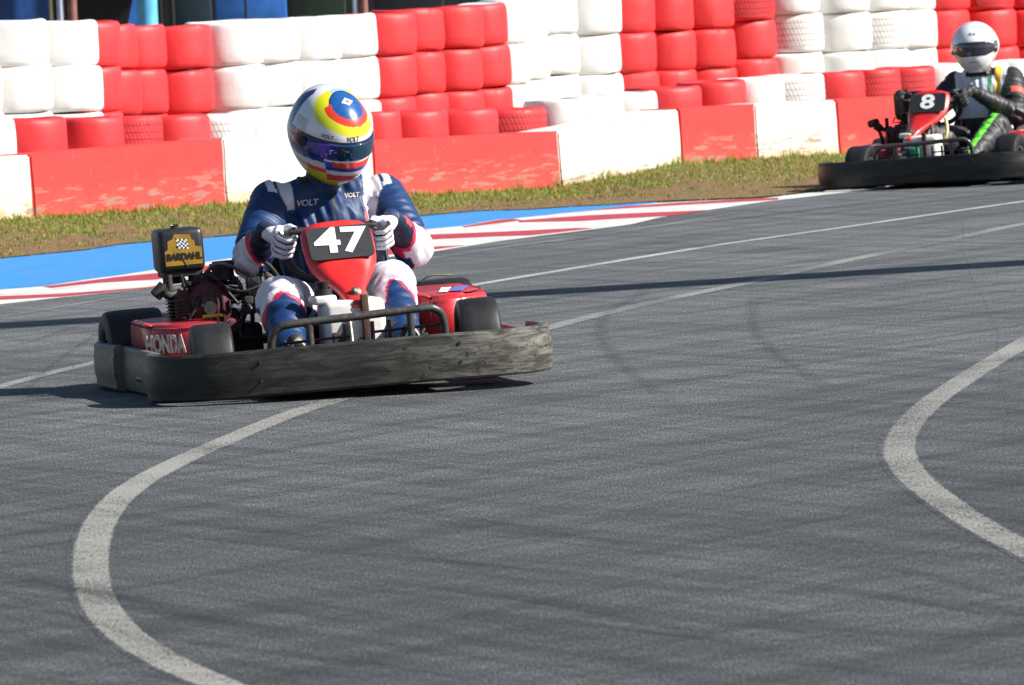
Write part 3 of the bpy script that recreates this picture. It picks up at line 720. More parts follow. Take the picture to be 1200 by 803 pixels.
# ------------------------------------------------------------------ kart
def build_kart(Mw, label, number, py_, first, skew=0.0):
    K = empty('racing_kart'); K.matrix_world = Mw; tag(K, label, 'go-kart', 'rental racing karts')
    bmat = MT['bumper_worn'] if first else MT['bumper_black']
    def prof(h, th=.034): return [(0, .006), (.004, 0), (th*.8, 0), (th, .008), (th, .03), (th*1.12, h*.3), (th*1.12, h*.7), (th, h-.03), (th, h-.008), (th*.75, h), (.004, h), (0, h-.006)]
    zb = .034
    fp = [(-.04, -.62, zb), (.08, -.632, zb), (.19, -.615, zb), (.275, -.55, zb), (.325, -.44, zb), (.35, -.2, zb), (.35, .2, zb-.004), (.325, .43, zb-.010), (.275, .535, zb-.013), (.19, .6, zb-.014), (.08, .615, zb-.014), (-.04, .605, zb-.014)]
    mb = MB(); mb.sweep(fp, prof(.150)); mb.build('front_bumper', bmat, K)
    for s in (-1, 1):
        zs = zb if s < 0 else .008
        p = [(-.74, .595*s, zs), (-.4, .585*s, zs), (-.02, .585*s, zs)]
        if s > 0: p = p[::-1]
        mb = MB(); mb.sweep(p, prof(.142, .03)); mb.build('side_bumper', bmat, K)
    zr = .012; rp = [(-.70, .61, zr), (-.9, .622, zr), (-1.08, .615, zr), (-1.22, .53, zr), (-1.28, .4, zr), (-1.29, 0, .02), (-1.28, -.4, zb), (-1.22, -.53, zb), (-1.08, -.625, zb), (-.9, -.632, zb), (-.70, -.62, zb)]
    mb = MB(); mb.sweep(rp, prof(.148)); mb.build('rear_bumper', bmat, K)
    for (bx, by) in ((.383, -.35), (.387, .12), (.383, .3)):
        for z in (.085, .145): mb = MB(); mb.cyl((bx-.01, by, z), (bx+.003, by, z), .005, 10); mb.build('bolt', MT['decal_black'], K)
    # frame tubes + floor
    mb = MB()
    for s in (-1, 1):
        mb.tube([(.22, .2*s, .07), (.05, .24*s, .07), (-.3, .33*s, .07), (-.75, .3*s, .07), (-1.15, .28*s, .08)], .016, sub=5)
        mb.tube([(-.12, .33*s, .07), (-.2, .58*s, .08), (-.7, .58*s, .08), (-.8, .34*s, .07)], .013, sub=4)
        mb.tube([(.2, .2*s, .07), (.34, .2*s, .08)], .013); mb.tube([(-1.1, .28*s, .08), (-1.28, .3*s, .1)], .013)
    for x in (.18, -.3, -.8, -1.1): mb.tube([(x, -.3 if x < 0 else -.2, .07), (x, .3 if x < 0 else .2, .07)], .015)
    mb.build('frame', MT['dark_steel'], K)
    mb = MB(); mb.box((-.15, 0, .040), (.9, .62, .006)); mb.build('floor_pan', MT['rust'], K)
    mb = MB(); mb.tube([(0, -.40, .13), (0, -.22, .10), (0, .22, .10), (0, .40, .13)], .012); mb.tube([(.05, -.36, .13), (.02, py_, .14), (.05, .36, .13)], .007)
    mb.build('front_axle', MT['dark_steel'], K)
    mb = MB(); mb.cyl((-1.05, -.5, .14), (-1.05, .5, .14), .018); mb.build('rear_axle', MT['steel'], K)
    mb = MB(); mb.lathe([(.02, -.004), (.09, -.004), (.09, .004), (.02, .004)], Matrix.Translation((-1.05, .22, .14)) @ Matrix.Rotation(radians(90), 4, 'X'), 30); mb.build('brake_disc', MT['steel'], K)
    # wheels
    for (x, y, R_, W_, st) in ((0, -.44, .132, .135, radians(6)), (0, .44, .132, .135, radians(6)), (-1.05, -.53, .141, .205, 0), (-1.05, .53, .141, .205, 0)):
        Mx = Matrix.Translation((x, y, R_)) @ Matrix.Rotation(-st, 4, 'Z') @ Matrix.Rotation(radians(90), 4, 'X')
        w2 = W_/2
        pr = [(R_*.50, -w2*.82), (R_*.62, -w2*.97), (R_*.84, -w2), (R_*.96, -w2*.9), (R_*.995, -w2*.74), (R_*1.003, -w2*.3), (R_*1.003, w2*.3), (R_*.995, w2*.74), (R_*.96, w2*.9), (R_*.84, w2), (R_*.62, w2*.97), (R_*.50, w2*.82), (R_*.47, w2*.6), (R_*.47, -w2*.6)]
        mb = MB(); mb.lathe(pr, Mx, 48); t = mb.build('wheel', MT['rubber'], K)
        pr = [(.02, -w2*.3), (R_*.3, -w2*.35), (R_*.38, -w2*.8), (R_*.49, -w2*.84), (R_*.49, w2*.84), (R_*.38, w2*.8), (R_*.3, w2*.1), (.02, w2*.1)]
        mb = MB(); mb.lathe(pr, Mx, 32); mb.cyl(Mx @ Vector((0, 0, -w2*.6)), Mx @ Vector((0, 0, w2*.6)), .018); mb.build('rim', MT['steel'], t)
    # front hoop
    mb = MB(); z0 = .06
    mb.tube([(.24, -.295, z0), (.262, -.292, .16), (.275, -.285, .215), (.285, -.262, .243), (.29, -.22, .252), (.292, 0, .257), (.29, .205, .262), (.285, .25, .255), (.275, .272, .23), (.262, .28, .17), (.24, .283, z0)], .0135, sub=5)
    for y in (-.165, .165): mb.cyl((.282, y, .05), (.290, y, .25), .0125, 12)
    mb.build('front_hoop', MT['black_tube'], K)
    mb = MB()
    for (a, b, z) in ((-.27, -.03, .19), (.05, .27, .20), (-.27, .27, .13)): mb.tube([(.26, a, z), (.26, b, z+.004)], .0045, 8)
    for y in (-.045, .045, .1): mb.cyl((.25, y, .06), (.26, y, .235), .007, 8)
    mb.build('hoop_brace', MT['dark_steel'], K)
    # pedals
    for s in (-1, 1):
        mb = MB(); yy = s*.2; mb.tube([(.2, yy, .06), (.19, yy, .14), (.17, yy+.03*s, .19)], .007, sub=3); mb.box((.185, yy+.015, .165), (.010, .045, .025), bev=.004); mb.build('pedal', MT['dark_steel'], K)
    # fuel tank under the column
    mb = MB(); mb.box((-.1, py_-.01, .195), (.17, .20, .20), bev=.022)
    mb.box((-.1, py_-.10, .30), (.12, .075, .03), bev=.01); t = mb.build('fuel_tank', MT['tank'], K)
    mb = MB(); mb.cyl((-.08, py_-.10, .31), (-.08, py_-.10, .335), .03); mb.cyl((-.08, py_-.10, .335), (-.08, py_-.10, .36), .017, r2=.024); mb.build('tank_cap', MT['vinyl'], t)
    mb = MB(); mb.box((-.01, py_+.02, .21), (.02, .025, .2), bev=.004); mb.box((-.005, py_-.07, .17), (.012, .05, .05), bev=.004); mb.build('tank_strap', MT['rust'], K)
    # steering
    wc = Vector((-.40, py_, .465)); nrm = Vector((-.8, 0, .6)); tz = Vector((.6, 0, .8)); ty = Vector((0, 1, 0)); RW = .155
    mb = MB(); mb.tube([wc+(ty*cos(a)+tz*min(sin(a), .42))*RW for a in [2*pi*k/40 for k in range(40)]], .0135, 12, closed=True); sw = mb.build('steering_wheel', MT['vinyl'], K)
    mb = MB()
    for a in (radians(0), radians(180), radians(-90)): mb.tube([wc-nrm*.01, wc+(ty*cos(a)+tz*sin(a))*RW], .008)
    mb.cyl(wc-nrm*.015, wc+nrm*.01, .035); mb.build('spokes', MT['dark_steel'], sw)
    mb = MB(); mb.cyl(wc-nrm*.01, (.02, py_, .13), .011); mb.tube([(.06, py_-.045, .07), (-.02, py_-.035, .24), (-.15, py_-.03, .33), (-.22, py_-.02, .40)], .0115, sub=3); mb.tube([(.02, py_+.08, .07), (-.10, py_+.05, .28), (-.20, py_+.02, .38)], .0105, sub=3)
    mb.build('steering_column', MT['steel'], K)
    # number fairing: rows (z, half width, forward x)
    rows = [(.545, .070, -.301), (.541, .100, -.296), (.530, .118, -.287), (.505, .124, -.268), (.455, .123, -.230), (.420, .119, -.204), (.395, .110, -.184), (.37, .092, -.155), (.35, .070, -.122), (.33, .050, -.085), (.305, .041, -.045), (.285, .037, -.015), (.272, .030, -.004)]
    NC = 14; vs = []; fs = []
    for (z, hw, x) in rows:
        for k in range(NC+1):
            u = k/NC*2-1; b = abs(u)**5*.035 + (abs(u)**2)*.006*(1 if z < .42 else .25)
            vs.append((x-b, py_+u*hw+skew*smoothstep(-.25, 0, x), z-abs(u)**5*.012))
    for i in range(len(rows)-1):
        for k in range(NC): a = i*(NC+1)+k; fs.append((a, a+NC+1, a+NC+2, a+1))
    fr = mesh_obj('nose_fairing', vs, fs, MT['red_fairing'], K, True)
    md = fr.modifiers.new('solid', 'SOLIDIFY'); md.thickness = .006; md.offset = -1
    md = fr.modifiers.new('sub', 'SUBSURF'); md.levels = md.render_levels = 1
    # plate
    pc = Vector((-.2410, py_, .4725)); PX = (0, 1, 0); PY = (-.6, 0, .8)
    pl = poly_on(rrect(.212, .128, .018), pc+Vector((.8, 0, .6))*.001, PX, PY, 'number_plate', MT['plate'], K, .004)
    text_on(number, .137 if first else .135, pc+Vector((.8, 0, .6))*.0065+Vector(PY)*.002, (.03, 1, -.045), PY, 'number_digits', MT['decal_white'], pl, bold=.0035, xs=1.25)
    Mb = Matrix.Translation((-.012+.006, py_+.006, .322)) @ Matrix.Rotation(radians(62), 4, 'Y')
    Mb = Matrix.Translation((-.058, py_+.004+skew*.85, .318)) @ Matrix.Rotation(radians(60), 4, 'Y')
    mb = MB(); mb.lathe([(0, -.003), (.017, -.003), (.017, .003), (.012, .006), (0, .007)], Mb, 20, False); bl = mb.build('fairing_bolt', MT['steel'], fr)
    mb = MB(); mb.cyl(Mb @ Vector((0, 0, .005)), Mb @ Vector((0, 0, .011)), .007, 6); mb.build('bolt_head', MT['brass'], fr)
    mb = MB(); mb.box((-.03, py_+.004+skew, .25), (.02, .038, .06), bev=.004); mb.build('fairing_bracket', MT['rust'], K)
    # side pods
    for s in (-1, 1):
        plan = [(-.285, .34), (-.30, .45), (-.33, .50), (-.43, .57), (-.82, .575), (-.85, .5), (-.85, .34)]
        vs = []; levels = [(.085, 1, 0), (.20, 1, 0), (.232, .985, -.01), (.247, .95, -.03), (.250, .90, -.05)]
        if s > 0: levels = [(.085, 1, 0), (.20, 1, 0), (.24, .985, -.012), (.262, .94, -.035), (.268, .88, -.06)]
        for (z, k_, dx) in levels:
            for (x, y) in plan:
                cx, cy = -.57, .455
                zz = z + (0.0 if z < .19 else .012*(-(x)-.3))
                vs.append((cx+(x-cx)*k_+dx*.3, s*(cy+(y-cy)*k_), zz))
        n_ = len(plan); fs = [(i*n_+k, i*n_+(k+1) % n_, (i+1)*n_+(k+1) % n_, (i+1)*n_+k) for i in range(len(levels)-1) for k in range(n_)]
        fs += [tuple(range(n_)), tuple((len(levels)-1)*n_+k for k in range(n_))]
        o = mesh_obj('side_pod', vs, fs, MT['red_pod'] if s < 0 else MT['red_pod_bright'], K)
        bm = bmesh.new(); bm.from_mesh(o.data); bmesh.ops.recalc_face_normals(bm, faces=bm.faces[:])
        bmesh.ops.bevel(bm, geom=[e_ for e_ in bm.edges if e_.calc_face_angle(0) > .3], offset=.012, segments=3, affect='EDGES'); bm.to_mesh(o.data); bm.free(); o.data.shade_smooth()
        if first and s < 0:
            A = Vector((-.43, -.57, 0)); B = Vector((-.33, -.50, 0)); C2 = Vector((-.30, -.45, 0)); dr = (C2-A).normalized(); nn = Vector((dr.y, -dr.x, 0)); 
            mid = A*.60+C2*.40; mid.z = .188
            text_on('HONDA', .078, mid+nn*.013, dr, (0, 0, 1), 'lettering', MT['decal_silver'], o, bold=.0035, xs=.56)
        if s > 0:
            v0 = [(-.37, .47), (-.60, .54), (-.62, .50), (-.40, .43)]; v1 = [(-.37, .42), (-.60, .48), (-.62, .45), (-.39, .395)]
            poly_on([(p[0]+.5, p[1]-.47) for p in v0], (-.5, .47, .2735), (1, 0, -.012), (0, 1, 0), 'sticker', MT['decal_blue'], o)
            poly_on([(p[0]+.5, p[1]-.42) for p in v1], (-.5, .42, .2735), (1, 0, -.012), (0, 1, 0), 'sticker', MT['decal_white'], o)
    # seat shell
    yc = .12 if first else .13
    vs = []; NS = 18
    secs = [(-.50, .13, .10, .17, .10), (-.62, .10, .13, .19, .16), (-.78, .09, .17, .20, .22), (-.90, .14, .19, .20, .22), (-.98, .30, .19, .195, .15), (-1.02, .42, .13, .17, .06), (-1.03, .50, .06, .13, .02)]
    for (x, z, hs, hw, rise) in secs:
        for k in range(NS+1):
            u = k/NS*2-1; vs.append((x+.10*abs(u)**3*(1 if z > .2 else .2), yc+hw*math.copysign(min(1, abs(u)*1.15), u), z+rise*abs(u)**4))
    fs = [(i*(NS+1)+k, i*(NS+1)+k+1, (i+1)*(NS+1)+k+1, (i+1)*(NS+1)+k) for i in range(len(secs)-1) for k in range(NS)]
    st_ = mesh_obj('seat', vs, fs, MT['vinyl'], K, True); md = st_.modifiers.new('s', 'SOLIDIFY'); md.thickness = .012
    # engine (driver's right)
    ex, ey = -.74, -.33
    mb = MB(); mb.box((ex, ey, .19), (.24, .20, .17), bev=.02); mb.box((ex+.02, ey+.13, .16), (.2, .08, .12), bev=.02)
    for k in range(6): mb.box((ex+.02, ey+.02, .29+k*.016), (.16, .17, .007), bev=.002)
    mb.cyl((ex+.02, ey+.02, .27), (ex+.02, ey+.02, .39), .06); eng = mb.build('engine', MT['engine_black'], K)
    mb = MB(); My = Matrix.Translation((ex+.13, ey-.005, .290)) @ Matrix.Scale(.86, 4) @ Matrix.Rotation(radians(90), 4, 'Y')
    mb.lathe([(0, .03), (.03, .035), (.04, .03), (.075, .028), (.088, .018), (.092, -.03), (0, -.03)], My, 36, False); mb.box((ex+.09, ey-.055, .27), (.10, .12, .15), bev=.025); mb.box((ex+.10, ey+.0, .215), (.09, .2, .06), bev=.015); sh = mb.build('cooling_shroud', MT['engine_red'], eng)
    mb = MB()
    for k in range(7): a = -.07+k*.0233; hh = sqrt(max(0, .075**2-a*a)); mb.box((ex+.158, ey-.01+a, .285), (.006, .006, hh*1.5), bev=.001)
    mb.cyl((ex+.17, ey-.01, .285), (ex+.182, ey-.01, .285), .022); mb.build('fan_grille', MT['engine_black'], sh)
    mb = MB(); mb.cyl((ex+.10, ey+.055, .37), (ex+.10, ey+.055, .405), .037); mb.cyl((ex+.10, ey+.055, .405), (ex+.10, ey+.055, .425), .044, 20); mb.cyl((ex+.1, ey+.055, .425), (ex+.1, ey+.055, .432), .034, 20); mb.build('filler_cap', MT['vinyl'], eng)
    mb = MB(); mb.tube([(ex+.13, ey+.08, .38), (ex+.15, ey+.10, .35), (ex+.14, ey+.11, .30), (ex+.16, ey+.13, .26), (ex+.14, ey+.13, .2)], .008, sub=4); mb.build('fuel_hose', MT['dark_steel'], eng)
    mb = MB()
    for k in range(8):
        y0 = ey+random.uniform(-.1, .17); z0_ = random.uniform(.22, .36)
        mb.tube([(ex+.12, y0, z0_), (ex+.16, y0+random.uniform(-.05, .05), z0_+random.uniform(-.08, .08)), (ex+.15, y0+random.uniform(-.08, .08), z0_-random.uniform(.0, .12))], random.uniform(.004, .008), 8, sub=4)
    for k in range(9): mb.box((ex+random.uniform(.05, .14), ey+random.uniform(.02, .2), random.uniform(.2, .36)), (.03, random.uniform(.015, .04), random.uniform(.015, .05)), Matrix.Rotation(random.uniform(-.5, .5), 3, 'X'), bev=.003)
    mb.build('linkage', MT['dark_steel'], eng)
    mb = MB()
    for k in range(9): mb.box((ex+.11, ey-.115, .225+k*.0115), (.10, .05, .004), bev=.001)
    mb.box((ex+.10, ey-.115, .20), (.10, .06, .04), bev=.006); mb.build('cooling_fins', MT['dark_steel'], eng)
    for k, (c0, c1, c2, r_) in enumerate((((.12, -.02, .385), (.19, .03, .43), (.17, .13, .38), .006), ((.13, .10, .39), (.20, .18, .42), (.18, .26, .30), .007), ((.16, .03, .36), (.20, .10, .33), (.19, .20, .36), .005), ((.14, .16, .40), (.17, .22, .34), (.20, .24, .22), .010), ((.15, -.06, .37), (.2, -.02, .40), (.18, .06, .34), .004), ((.15, .18, .22), (.22, .22, .17), (.20, .30, .14), .008))):
        mb = MB(); mb.tube([(ex+a, ey+b, c) for a, b, c in (c0, c1, c2)], r_, 8, sub=6); mb.build('cable', MT['vinyl'] if k % 3 else MT['steel'], eng)
    mb = MB(); mb.box((ex+.13, ey+.15, .355), (.05, .05, .05), bev=.008); mb.cyl((ex+.155, ey+.15, .355), (ex+.17, ey+.15, .355), .017); mb.box((ex+.13, ey+.13, .28), (.03, .035, .06), bev=.005); mb.build('carburettor', MT['steel'], eng)
    mb = MB(); mb.tube([(ex-.05, ey+.1, .3), (ex+.0, ey+.2, .31), (ex+.1, ey+.25, .25), (ex+.08, ey+.27, .16), (ex-.05, ey+.27, .12)], .017, sub=4); mb.build('coiled_hose', MT['vinyl'], eng)
    mb = MB(); mb.tube([(ex+.06, ey-.09, .34), (ex+.09, ey-.135, .335), (ex+.10, ey-.15, .36)], .014, sub=3); mb.tube([(ex+.10, ey-.145, .368), (ex+.105, ey-.178, .338)], .021, 14); mb.tube([(ex+.05, ey-.12, .40), (ex+.06, ey-.12, .26)], .012)
    mb.build('exhaust', MT['engine_black'], eng)
    # air box
    ab = (-.765, -.398, .477) if first else (-.72, -.315, .470); bs = (.165, .152, .145)
    mb = MB(); mb.box(ab, bs, bev=.02); box = mb.build('air_box', MT['black_plastic'], K)
    mb = MB(); mb.cyl((ab[0]+.03, ab[1]-.012, ab[2]+.072), (ab[0]+.03, ab[1]-.012, ab[2]+.084), .012, 6)
    for k in range(5): a = k*2*pi/5; mb.tube([(ab[0]+.03, ab[1]-.012, ab[2]+.08), (ab[0]+.03+.014*cos(a), ab[1]-.012+.014*sin(a), ab[2]+.084)], .004, 8)
    mb.build('wing_nut', MT['dark_steel'], box)
    mb = MB(); mb.cyl((ab[0], ab[1]-.03, ab[2]-.11), (ab[0], ab[1]-.03, ab[2]-.07), .03); mb.cyl((ab[0]+.02, ab[1]+.04, ab[2]-.11), (ab[0]+.02, ab[1]+.04, ab[2]-.07), .018); mb.box((ab[0], ab[1], ab[2]-.078), (.14, .13, .02), bev=.005); mb.build('air_duct', MT['engine_black'], box)
    if first:
        fx = ab[0]+bs[0]/2+.0005
        O = (fx, ab[1]+.004, ab[2])
        sh_ = [(-.062, -.048), (.062, -.048), (.062, .008), (.040, .012), (.040, .028), (.030, .036), (.026, .052), (-.026, .056), (-.034, .040), (-.050, .034), (-.052, .006), (-.062, .0)]
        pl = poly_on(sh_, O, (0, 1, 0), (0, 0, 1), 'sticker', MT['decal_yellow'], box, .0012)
        text_on('BARDAHL', .030, (fx+.002, ab[1]+.006, ab[2]-.020), (0, 1, -.01), (0, 0, 1), 'lettering', MT['decal_black'], pl, bold=.0011, xs=.88)
        mw = MB(); mk = MB()
        for i in range(6):
            for j in range(5):
                a = i*.0072-.024; b = j*.0066+.006
                q = [(a, b), (a+.0072, b), (a+.0072, b+.0066), (a, b+.0066)]
                q = [(x_*.92+.004*sin(y_*90), y_+x_*-.35+.004*sin(x_*110)) for x_, y_ in q]
                (mw if (i+j) % 2 else mk).add([(fx+.002, ab[1]+.002+x_, ab[2]+y_) for x_, y_ in q], [(0, 1, 2, 3)])
        mw.build('flag_white', MT['decal_white'], pl, False); mk.build('flag_black', MT['decal_black'], pl, False)
        mb = MB(); mb.tube([(fx+.002, ab[1]+.000, ab[2]-.026), (fx+.002, ab[1]+.014, ab[2]-.052)], .0016, 6); mb.build('flag_pole', MT['decal_black'], pl)
        mb = MB(); mb.box((-.50, -.345, .262), (.03, .065, .010), bev=.003); mb.build('yellow_tag', MT['yellow'], K)
        mb = MB(); mb.tube([(-1.04, .46, .25), (-1.02, .465, .285), (-1.0, .50, .30), (-.98, .56, .295)], .0028, 8, sub=4); mb.build('cable', MT['brass'], K)
    else:
        mb = MB(); mb.tube([(-.55, -.44, .22), (-.5, -.45, .33), (-.47, -.47, .35)], .011, sub=3); mb.tube([(-.49, -.50, .375), (-.46, -.45, .385)], .022, 14, sub=0); mb.build('lever', MT['vinyl'], K)
        mb = MB(); mb.box((-1.05, .36, .42), (.12, .16, .22), bev=.03); mb.box((-1.05, .36, .55), (.1, .1, .05), bev=.01); mb.build('rear_cover', MT['red_fairing'], K)
        mb = MB(); mb.box((-.0, -.12, .17), (.1, .05, .12), bev=.01); mb.build('green_bracket', MT['green'], K)
        mb = MB(); mb.tube([(-.16, py_+.10, .24), (-.19, py_+.115, .31), (-.23, py_+.10, .38)], .010, sub=3); mb.build('coolant_hose', MT['brass'], K)
    return K

# ------------------------------------------------------------------ people
def seg_dist(P, A, B):
    A = np.array(A); B = np.array(B); d_ = B-A; t = np.clip(((P-A)@d_)/(d_@d_), 0, 1); return np.linalg.norm(P-(A+t[:, None]*d_), axis=1), t
def blob(bones, voxel, name, smooth_it=6):
    """one continuous surface from tapered limbs (A, B, rA, rB, squash)"""
    mb = MB()
    ico = bmesh.new(); bmesh.ops.create_icosphere(ico, subdivisions=3, radius=1); IV = [v.co.copy() for v in ico.verts]; ico.verts.index_update(); IF = [[v.index for v in f.verts] for f in ico.faces]; ico.free()
    for b in bones:
        A, B, ra, rb = Vector(b[0]), Vector(b[1]), b[2], b[3]; sq = b[4] if len(b) > 4 else (1, 1, 1)
        n_ = max(2, int((B-A).length/(min(ra, rb)*.22))+1)
        for i in range(n_):
            t = i/(n_-1); c = A.lerp(B, t); r = ra+(rb-ra)*t
            if len(b) > 5: r *= 1+b[5]*sin(pi*t)
            mb.add([c+Vector((v.x*sq[0], v.y*sq[1], v.z*sq[2]))*r for v in IV], IF)
    o = mesh_obj(name, mb.v, mb.f)
    md = o.modifiers.new('r', 'REMESH'); md.mode = 'VOXEL'; md.voxel_size = voxel
    ms = o.modifiers.new('s', 'SMOOTH'); ms.iterations = smooth_it; ms.factor = .5
    dg = bpy.context.evaluated_depsgraph_get(); me = bpy.data.meshes.new_from_object(o.evaluated_get(dg)); old = o.data
    bpy.data.objects.remove(o); bpy.data.meshes.remove(old); me.name = name; return me
def paint(me, cols):
    a = me.color_attributes.new('Col', 'FLOAT_COLOR', 'POINT'); arr = np.ones((len(me.vertices), 4), np.float32); arr[:, :3] = cols; a.data.foreach_set('color', arr.ravel())
def verts_np(me):
    P = np.empty(len(me.vertices)*3, np.float32); me.vertices.foreach_get('co', P); return P.reshape(-1, 3).astype(float)

def helmet(parent, centre, yaw, pitch, roll, style, sc=1.0, wy=1.0, wz=1.0):
    """x forward, y left, z up in helmet space"""
    R = Matrix.Translation(centre) @ Matrix.Rotation(yaw, 4, 'Z') @ Matrix.Rotation(pitch, 4, 'Y') @ Matrix.Rotation(roll, 4, 'X') @ Matrix.Scale(sc, 4)
    def surf(az, el):
        c, s = cos(el), sin(el)
        x, y, z = c*cos(az), c*sin(az), s
        rx = .160 if x > 0 else .150; ry = .134*wy; rz = (.142 if z > 0 else .155)*wz
        # chin bar pushes forward and narrows below
        q = Vector((x*rx, y*ry, z*rz))
        if z < 0:
            k = smoothstep(0, 1, -z*1.4); q.x += .020*k*max(0, x)-.03*k*max(0, -x); q.y *= 1-.14*k; 
        if z > .3: q.x -= .012*(z-.3)
        q.y *= 1+.05*max(0, 1-abs(z*2.2-.1))*max(0, -x+.4)
        return q
    NA, NE = 256, 150; vs = []; cols = []
    e0, e1 = radians(-62), radians(90)
    for j in range(NE+1):
        el = e0+(e1-e0)*j/NE
        for i in range(NA):
            az = 2*pi*i/NA; p = surf(az, el); vs.append(p)
            cols.append(style(az, el, p))
    fs = [(j*NA+i, j*NA+(i+1) % NA, (j+1)*NA+(i+1) % NA, (j+1)*NA+i) for j in range(NE) for i in range(NA)]
    # rolled lower rim turning inside
    base = len(vs)
    for k, (sc_, dz) in enumerate(((.97, -.004), (.90, .0), (.84, .02), (.80, .06))):
        for i in range(NA):
            p = surf(2*pi*i/NA, e0); vs.append(Vector((p.x*sc_, p.y*sc_, p.z+dz))); cols.append((.02, .02, .02))
    for k in range(4):
        a = 0 if k == 0 else base+(k-1)*NA; b = base+k*NA
        fs += [(a+(i+1) % NA, a+i, b+i, b+(i+1) % NA) for i in range(NA)]
    o = mesh_obj('helmet', vs, fs, MT['helmet'], parent, True); paint(o.data, cols); o.matrix_local = R
    return o, surf
def visor(hel, surf, mat, azm, el_lo, el_hi, off=.004, name='visor'):
    """curved shield following the shell, with thickness"""
    NA, NE = 60, 14; vs = []
    for layer in (off, -.004):
        for j in range(NE+1):
            for i in range(NA+1):
                u = i/NA*2-1; az = u*azm; sh = 1-.75*max(0, abs(u)-.55)/.45
                lo, hi = el_lo(u), el_hi(u); m_ = (lo+hi)/2; e_ = m_+(hi-lo)/2*(j/NE*2-1)*(sh**.6)
                p = surf(az, e_); n_ = Vector((p.x/.16**2, p.y/.134**2, p.z/.14**2)).normalized()
                rim = min(1, min(i, NA-i)/2, min(j, NE-j)/1.0+.3)
                vs.append(p+n_*(layer*rim if layer > 0 else layer))
    W = NA+1; S = W*(NE+1); fs = []
    for j in range(NE):
        for i in range(NA): a = j*W+i; fs.append((a, a+1, a+W+1, a+W)); fs.append((S+a, S+a+W, S+a+W+1, S+a+1))
    for i in range(NA): fs.append((i, S+i, S+i+1, i+1)); a = NE*W+i; fs.append((a, a+1, S+a+1, S+a))
    for j in range(NE): a = j*W; fs.append((a, a+W, S+a+W, S+a)); a = j*W+NA; fs.append((a, S+a, S+a+W, a+W))
    return mesh_obj(name, vs, fs, mat, hel, True)
def lettering_on(hel, surf, s, az0, el0, size, mat, bold=0, shear=0, name='lettering'):
    v, f = text_verts(s, size, bold, .0006, shear); P = []
    for p in v:
        q0 = surf(az0, el0); rr = sqrt(q0.x**2+q0.y**2)
        q = surf(az0+p.x/rr, el0+p.y/.148); n_ = q.normalized(); P.append(q+n_*(.0012+p.z))
    return mesh_obj(name, P, f, mat, hel)

W_ = (.78, .78, .80); BL_ = (.012, .045, .22); NV = (.008, .012, .07); RD = (.80, .05, .02); YL = (.86, .74, .008); BK = (.015, .015, .018)
def style1(az, el, p):
    a = (az+pi) % (2*pi)-pi
    x, y, z = p
    ad = abs(math.degrees(a)); eld = math.degrees(el)
    # crown badge centred high on the forehead
    cx, cz = 66.0, 0
    dx = (math.degrees(el)-62)/30.0; dv = Vector((x, y, z)).normalized(); c0 = Vector((cos(radians(60)), 0, sin(radians(60))))
    lat = dv.y; fwd = math.degrees(atan2(dv.z, dv.x))-60.0       # >0 toward the back
    lat -= .05; r = sqrt((lat/.66)**2+(fwd/(37.0))**2) if dv.z > .2 else 9
    if r < .58:
        tri = abs(lat)*1.9+abs(fwd-4)/22.0
        if fwd > -7 and tri < .28: return (.5, .12, .08) if tri < .12 else (.55, .65, .75)
        g = .5+.5*noise.noise(dv*22); return (.01, .06+.05*g, .22+.14*g)
    if r < .66 and fwd > 8: return BL_
    if r < .82: return RD if fwd < 8 else (YL if abs(lat) > .2 else (.3, .5, .6))
    if r < 1.14 and fwd < 30:
        return (YL if lat > -.38 else (.74, .78, .01))
    if fwd >= 30 and r < 1.3: return W_
    if eld > 13:
        if ad > 108 and ad < 150 - (eld-13)*.4: return (.010, .030, .16)
        if ad > 80 and eld < 30 and ad < 104: return (.5, .54, .56)
        return W_
    if eld > -6:
        if ad > 98: return (.7, .7, .72) if ad > 122 or eld < 2 else (.010, .030, .16)
        if ad > 92: return (.7, .05, .06)
        return NV
    q = eld+(max(0, ad-20)/90.0)**1.3*6
    if ad < 50:
        if q > -11.5: return W_
        if q > -18.5: return RD if ad < 38 else (.02, .10, .5)
        if q > -23.5: return (.012, .05, .32)
        if q > -30: return W_
        if q > -42: return RD
        return YL
    if q > -9: return NV if ad < 110 else W_
    if q > -14: return (.012, .05, .30)
    if q > -23: return (.72, .73, .74)
    if q > -30: return (.85, .10, .03)
    return (.80, .74, .01)
def style2(az, el, p):
    a = abs((az+pi) % (2*pi)-pi); eld = math.degrees(el); ad = math.degrees(a)
    if 58 < ad < 78 and -14 < eld < 12: return (.45, .25, .25) if eld < -2 else (.08, .09, .1)
    if ad < 16 and -32 < eld < -29: return (.3, .3, .32)
    return (.80, .81, .84)

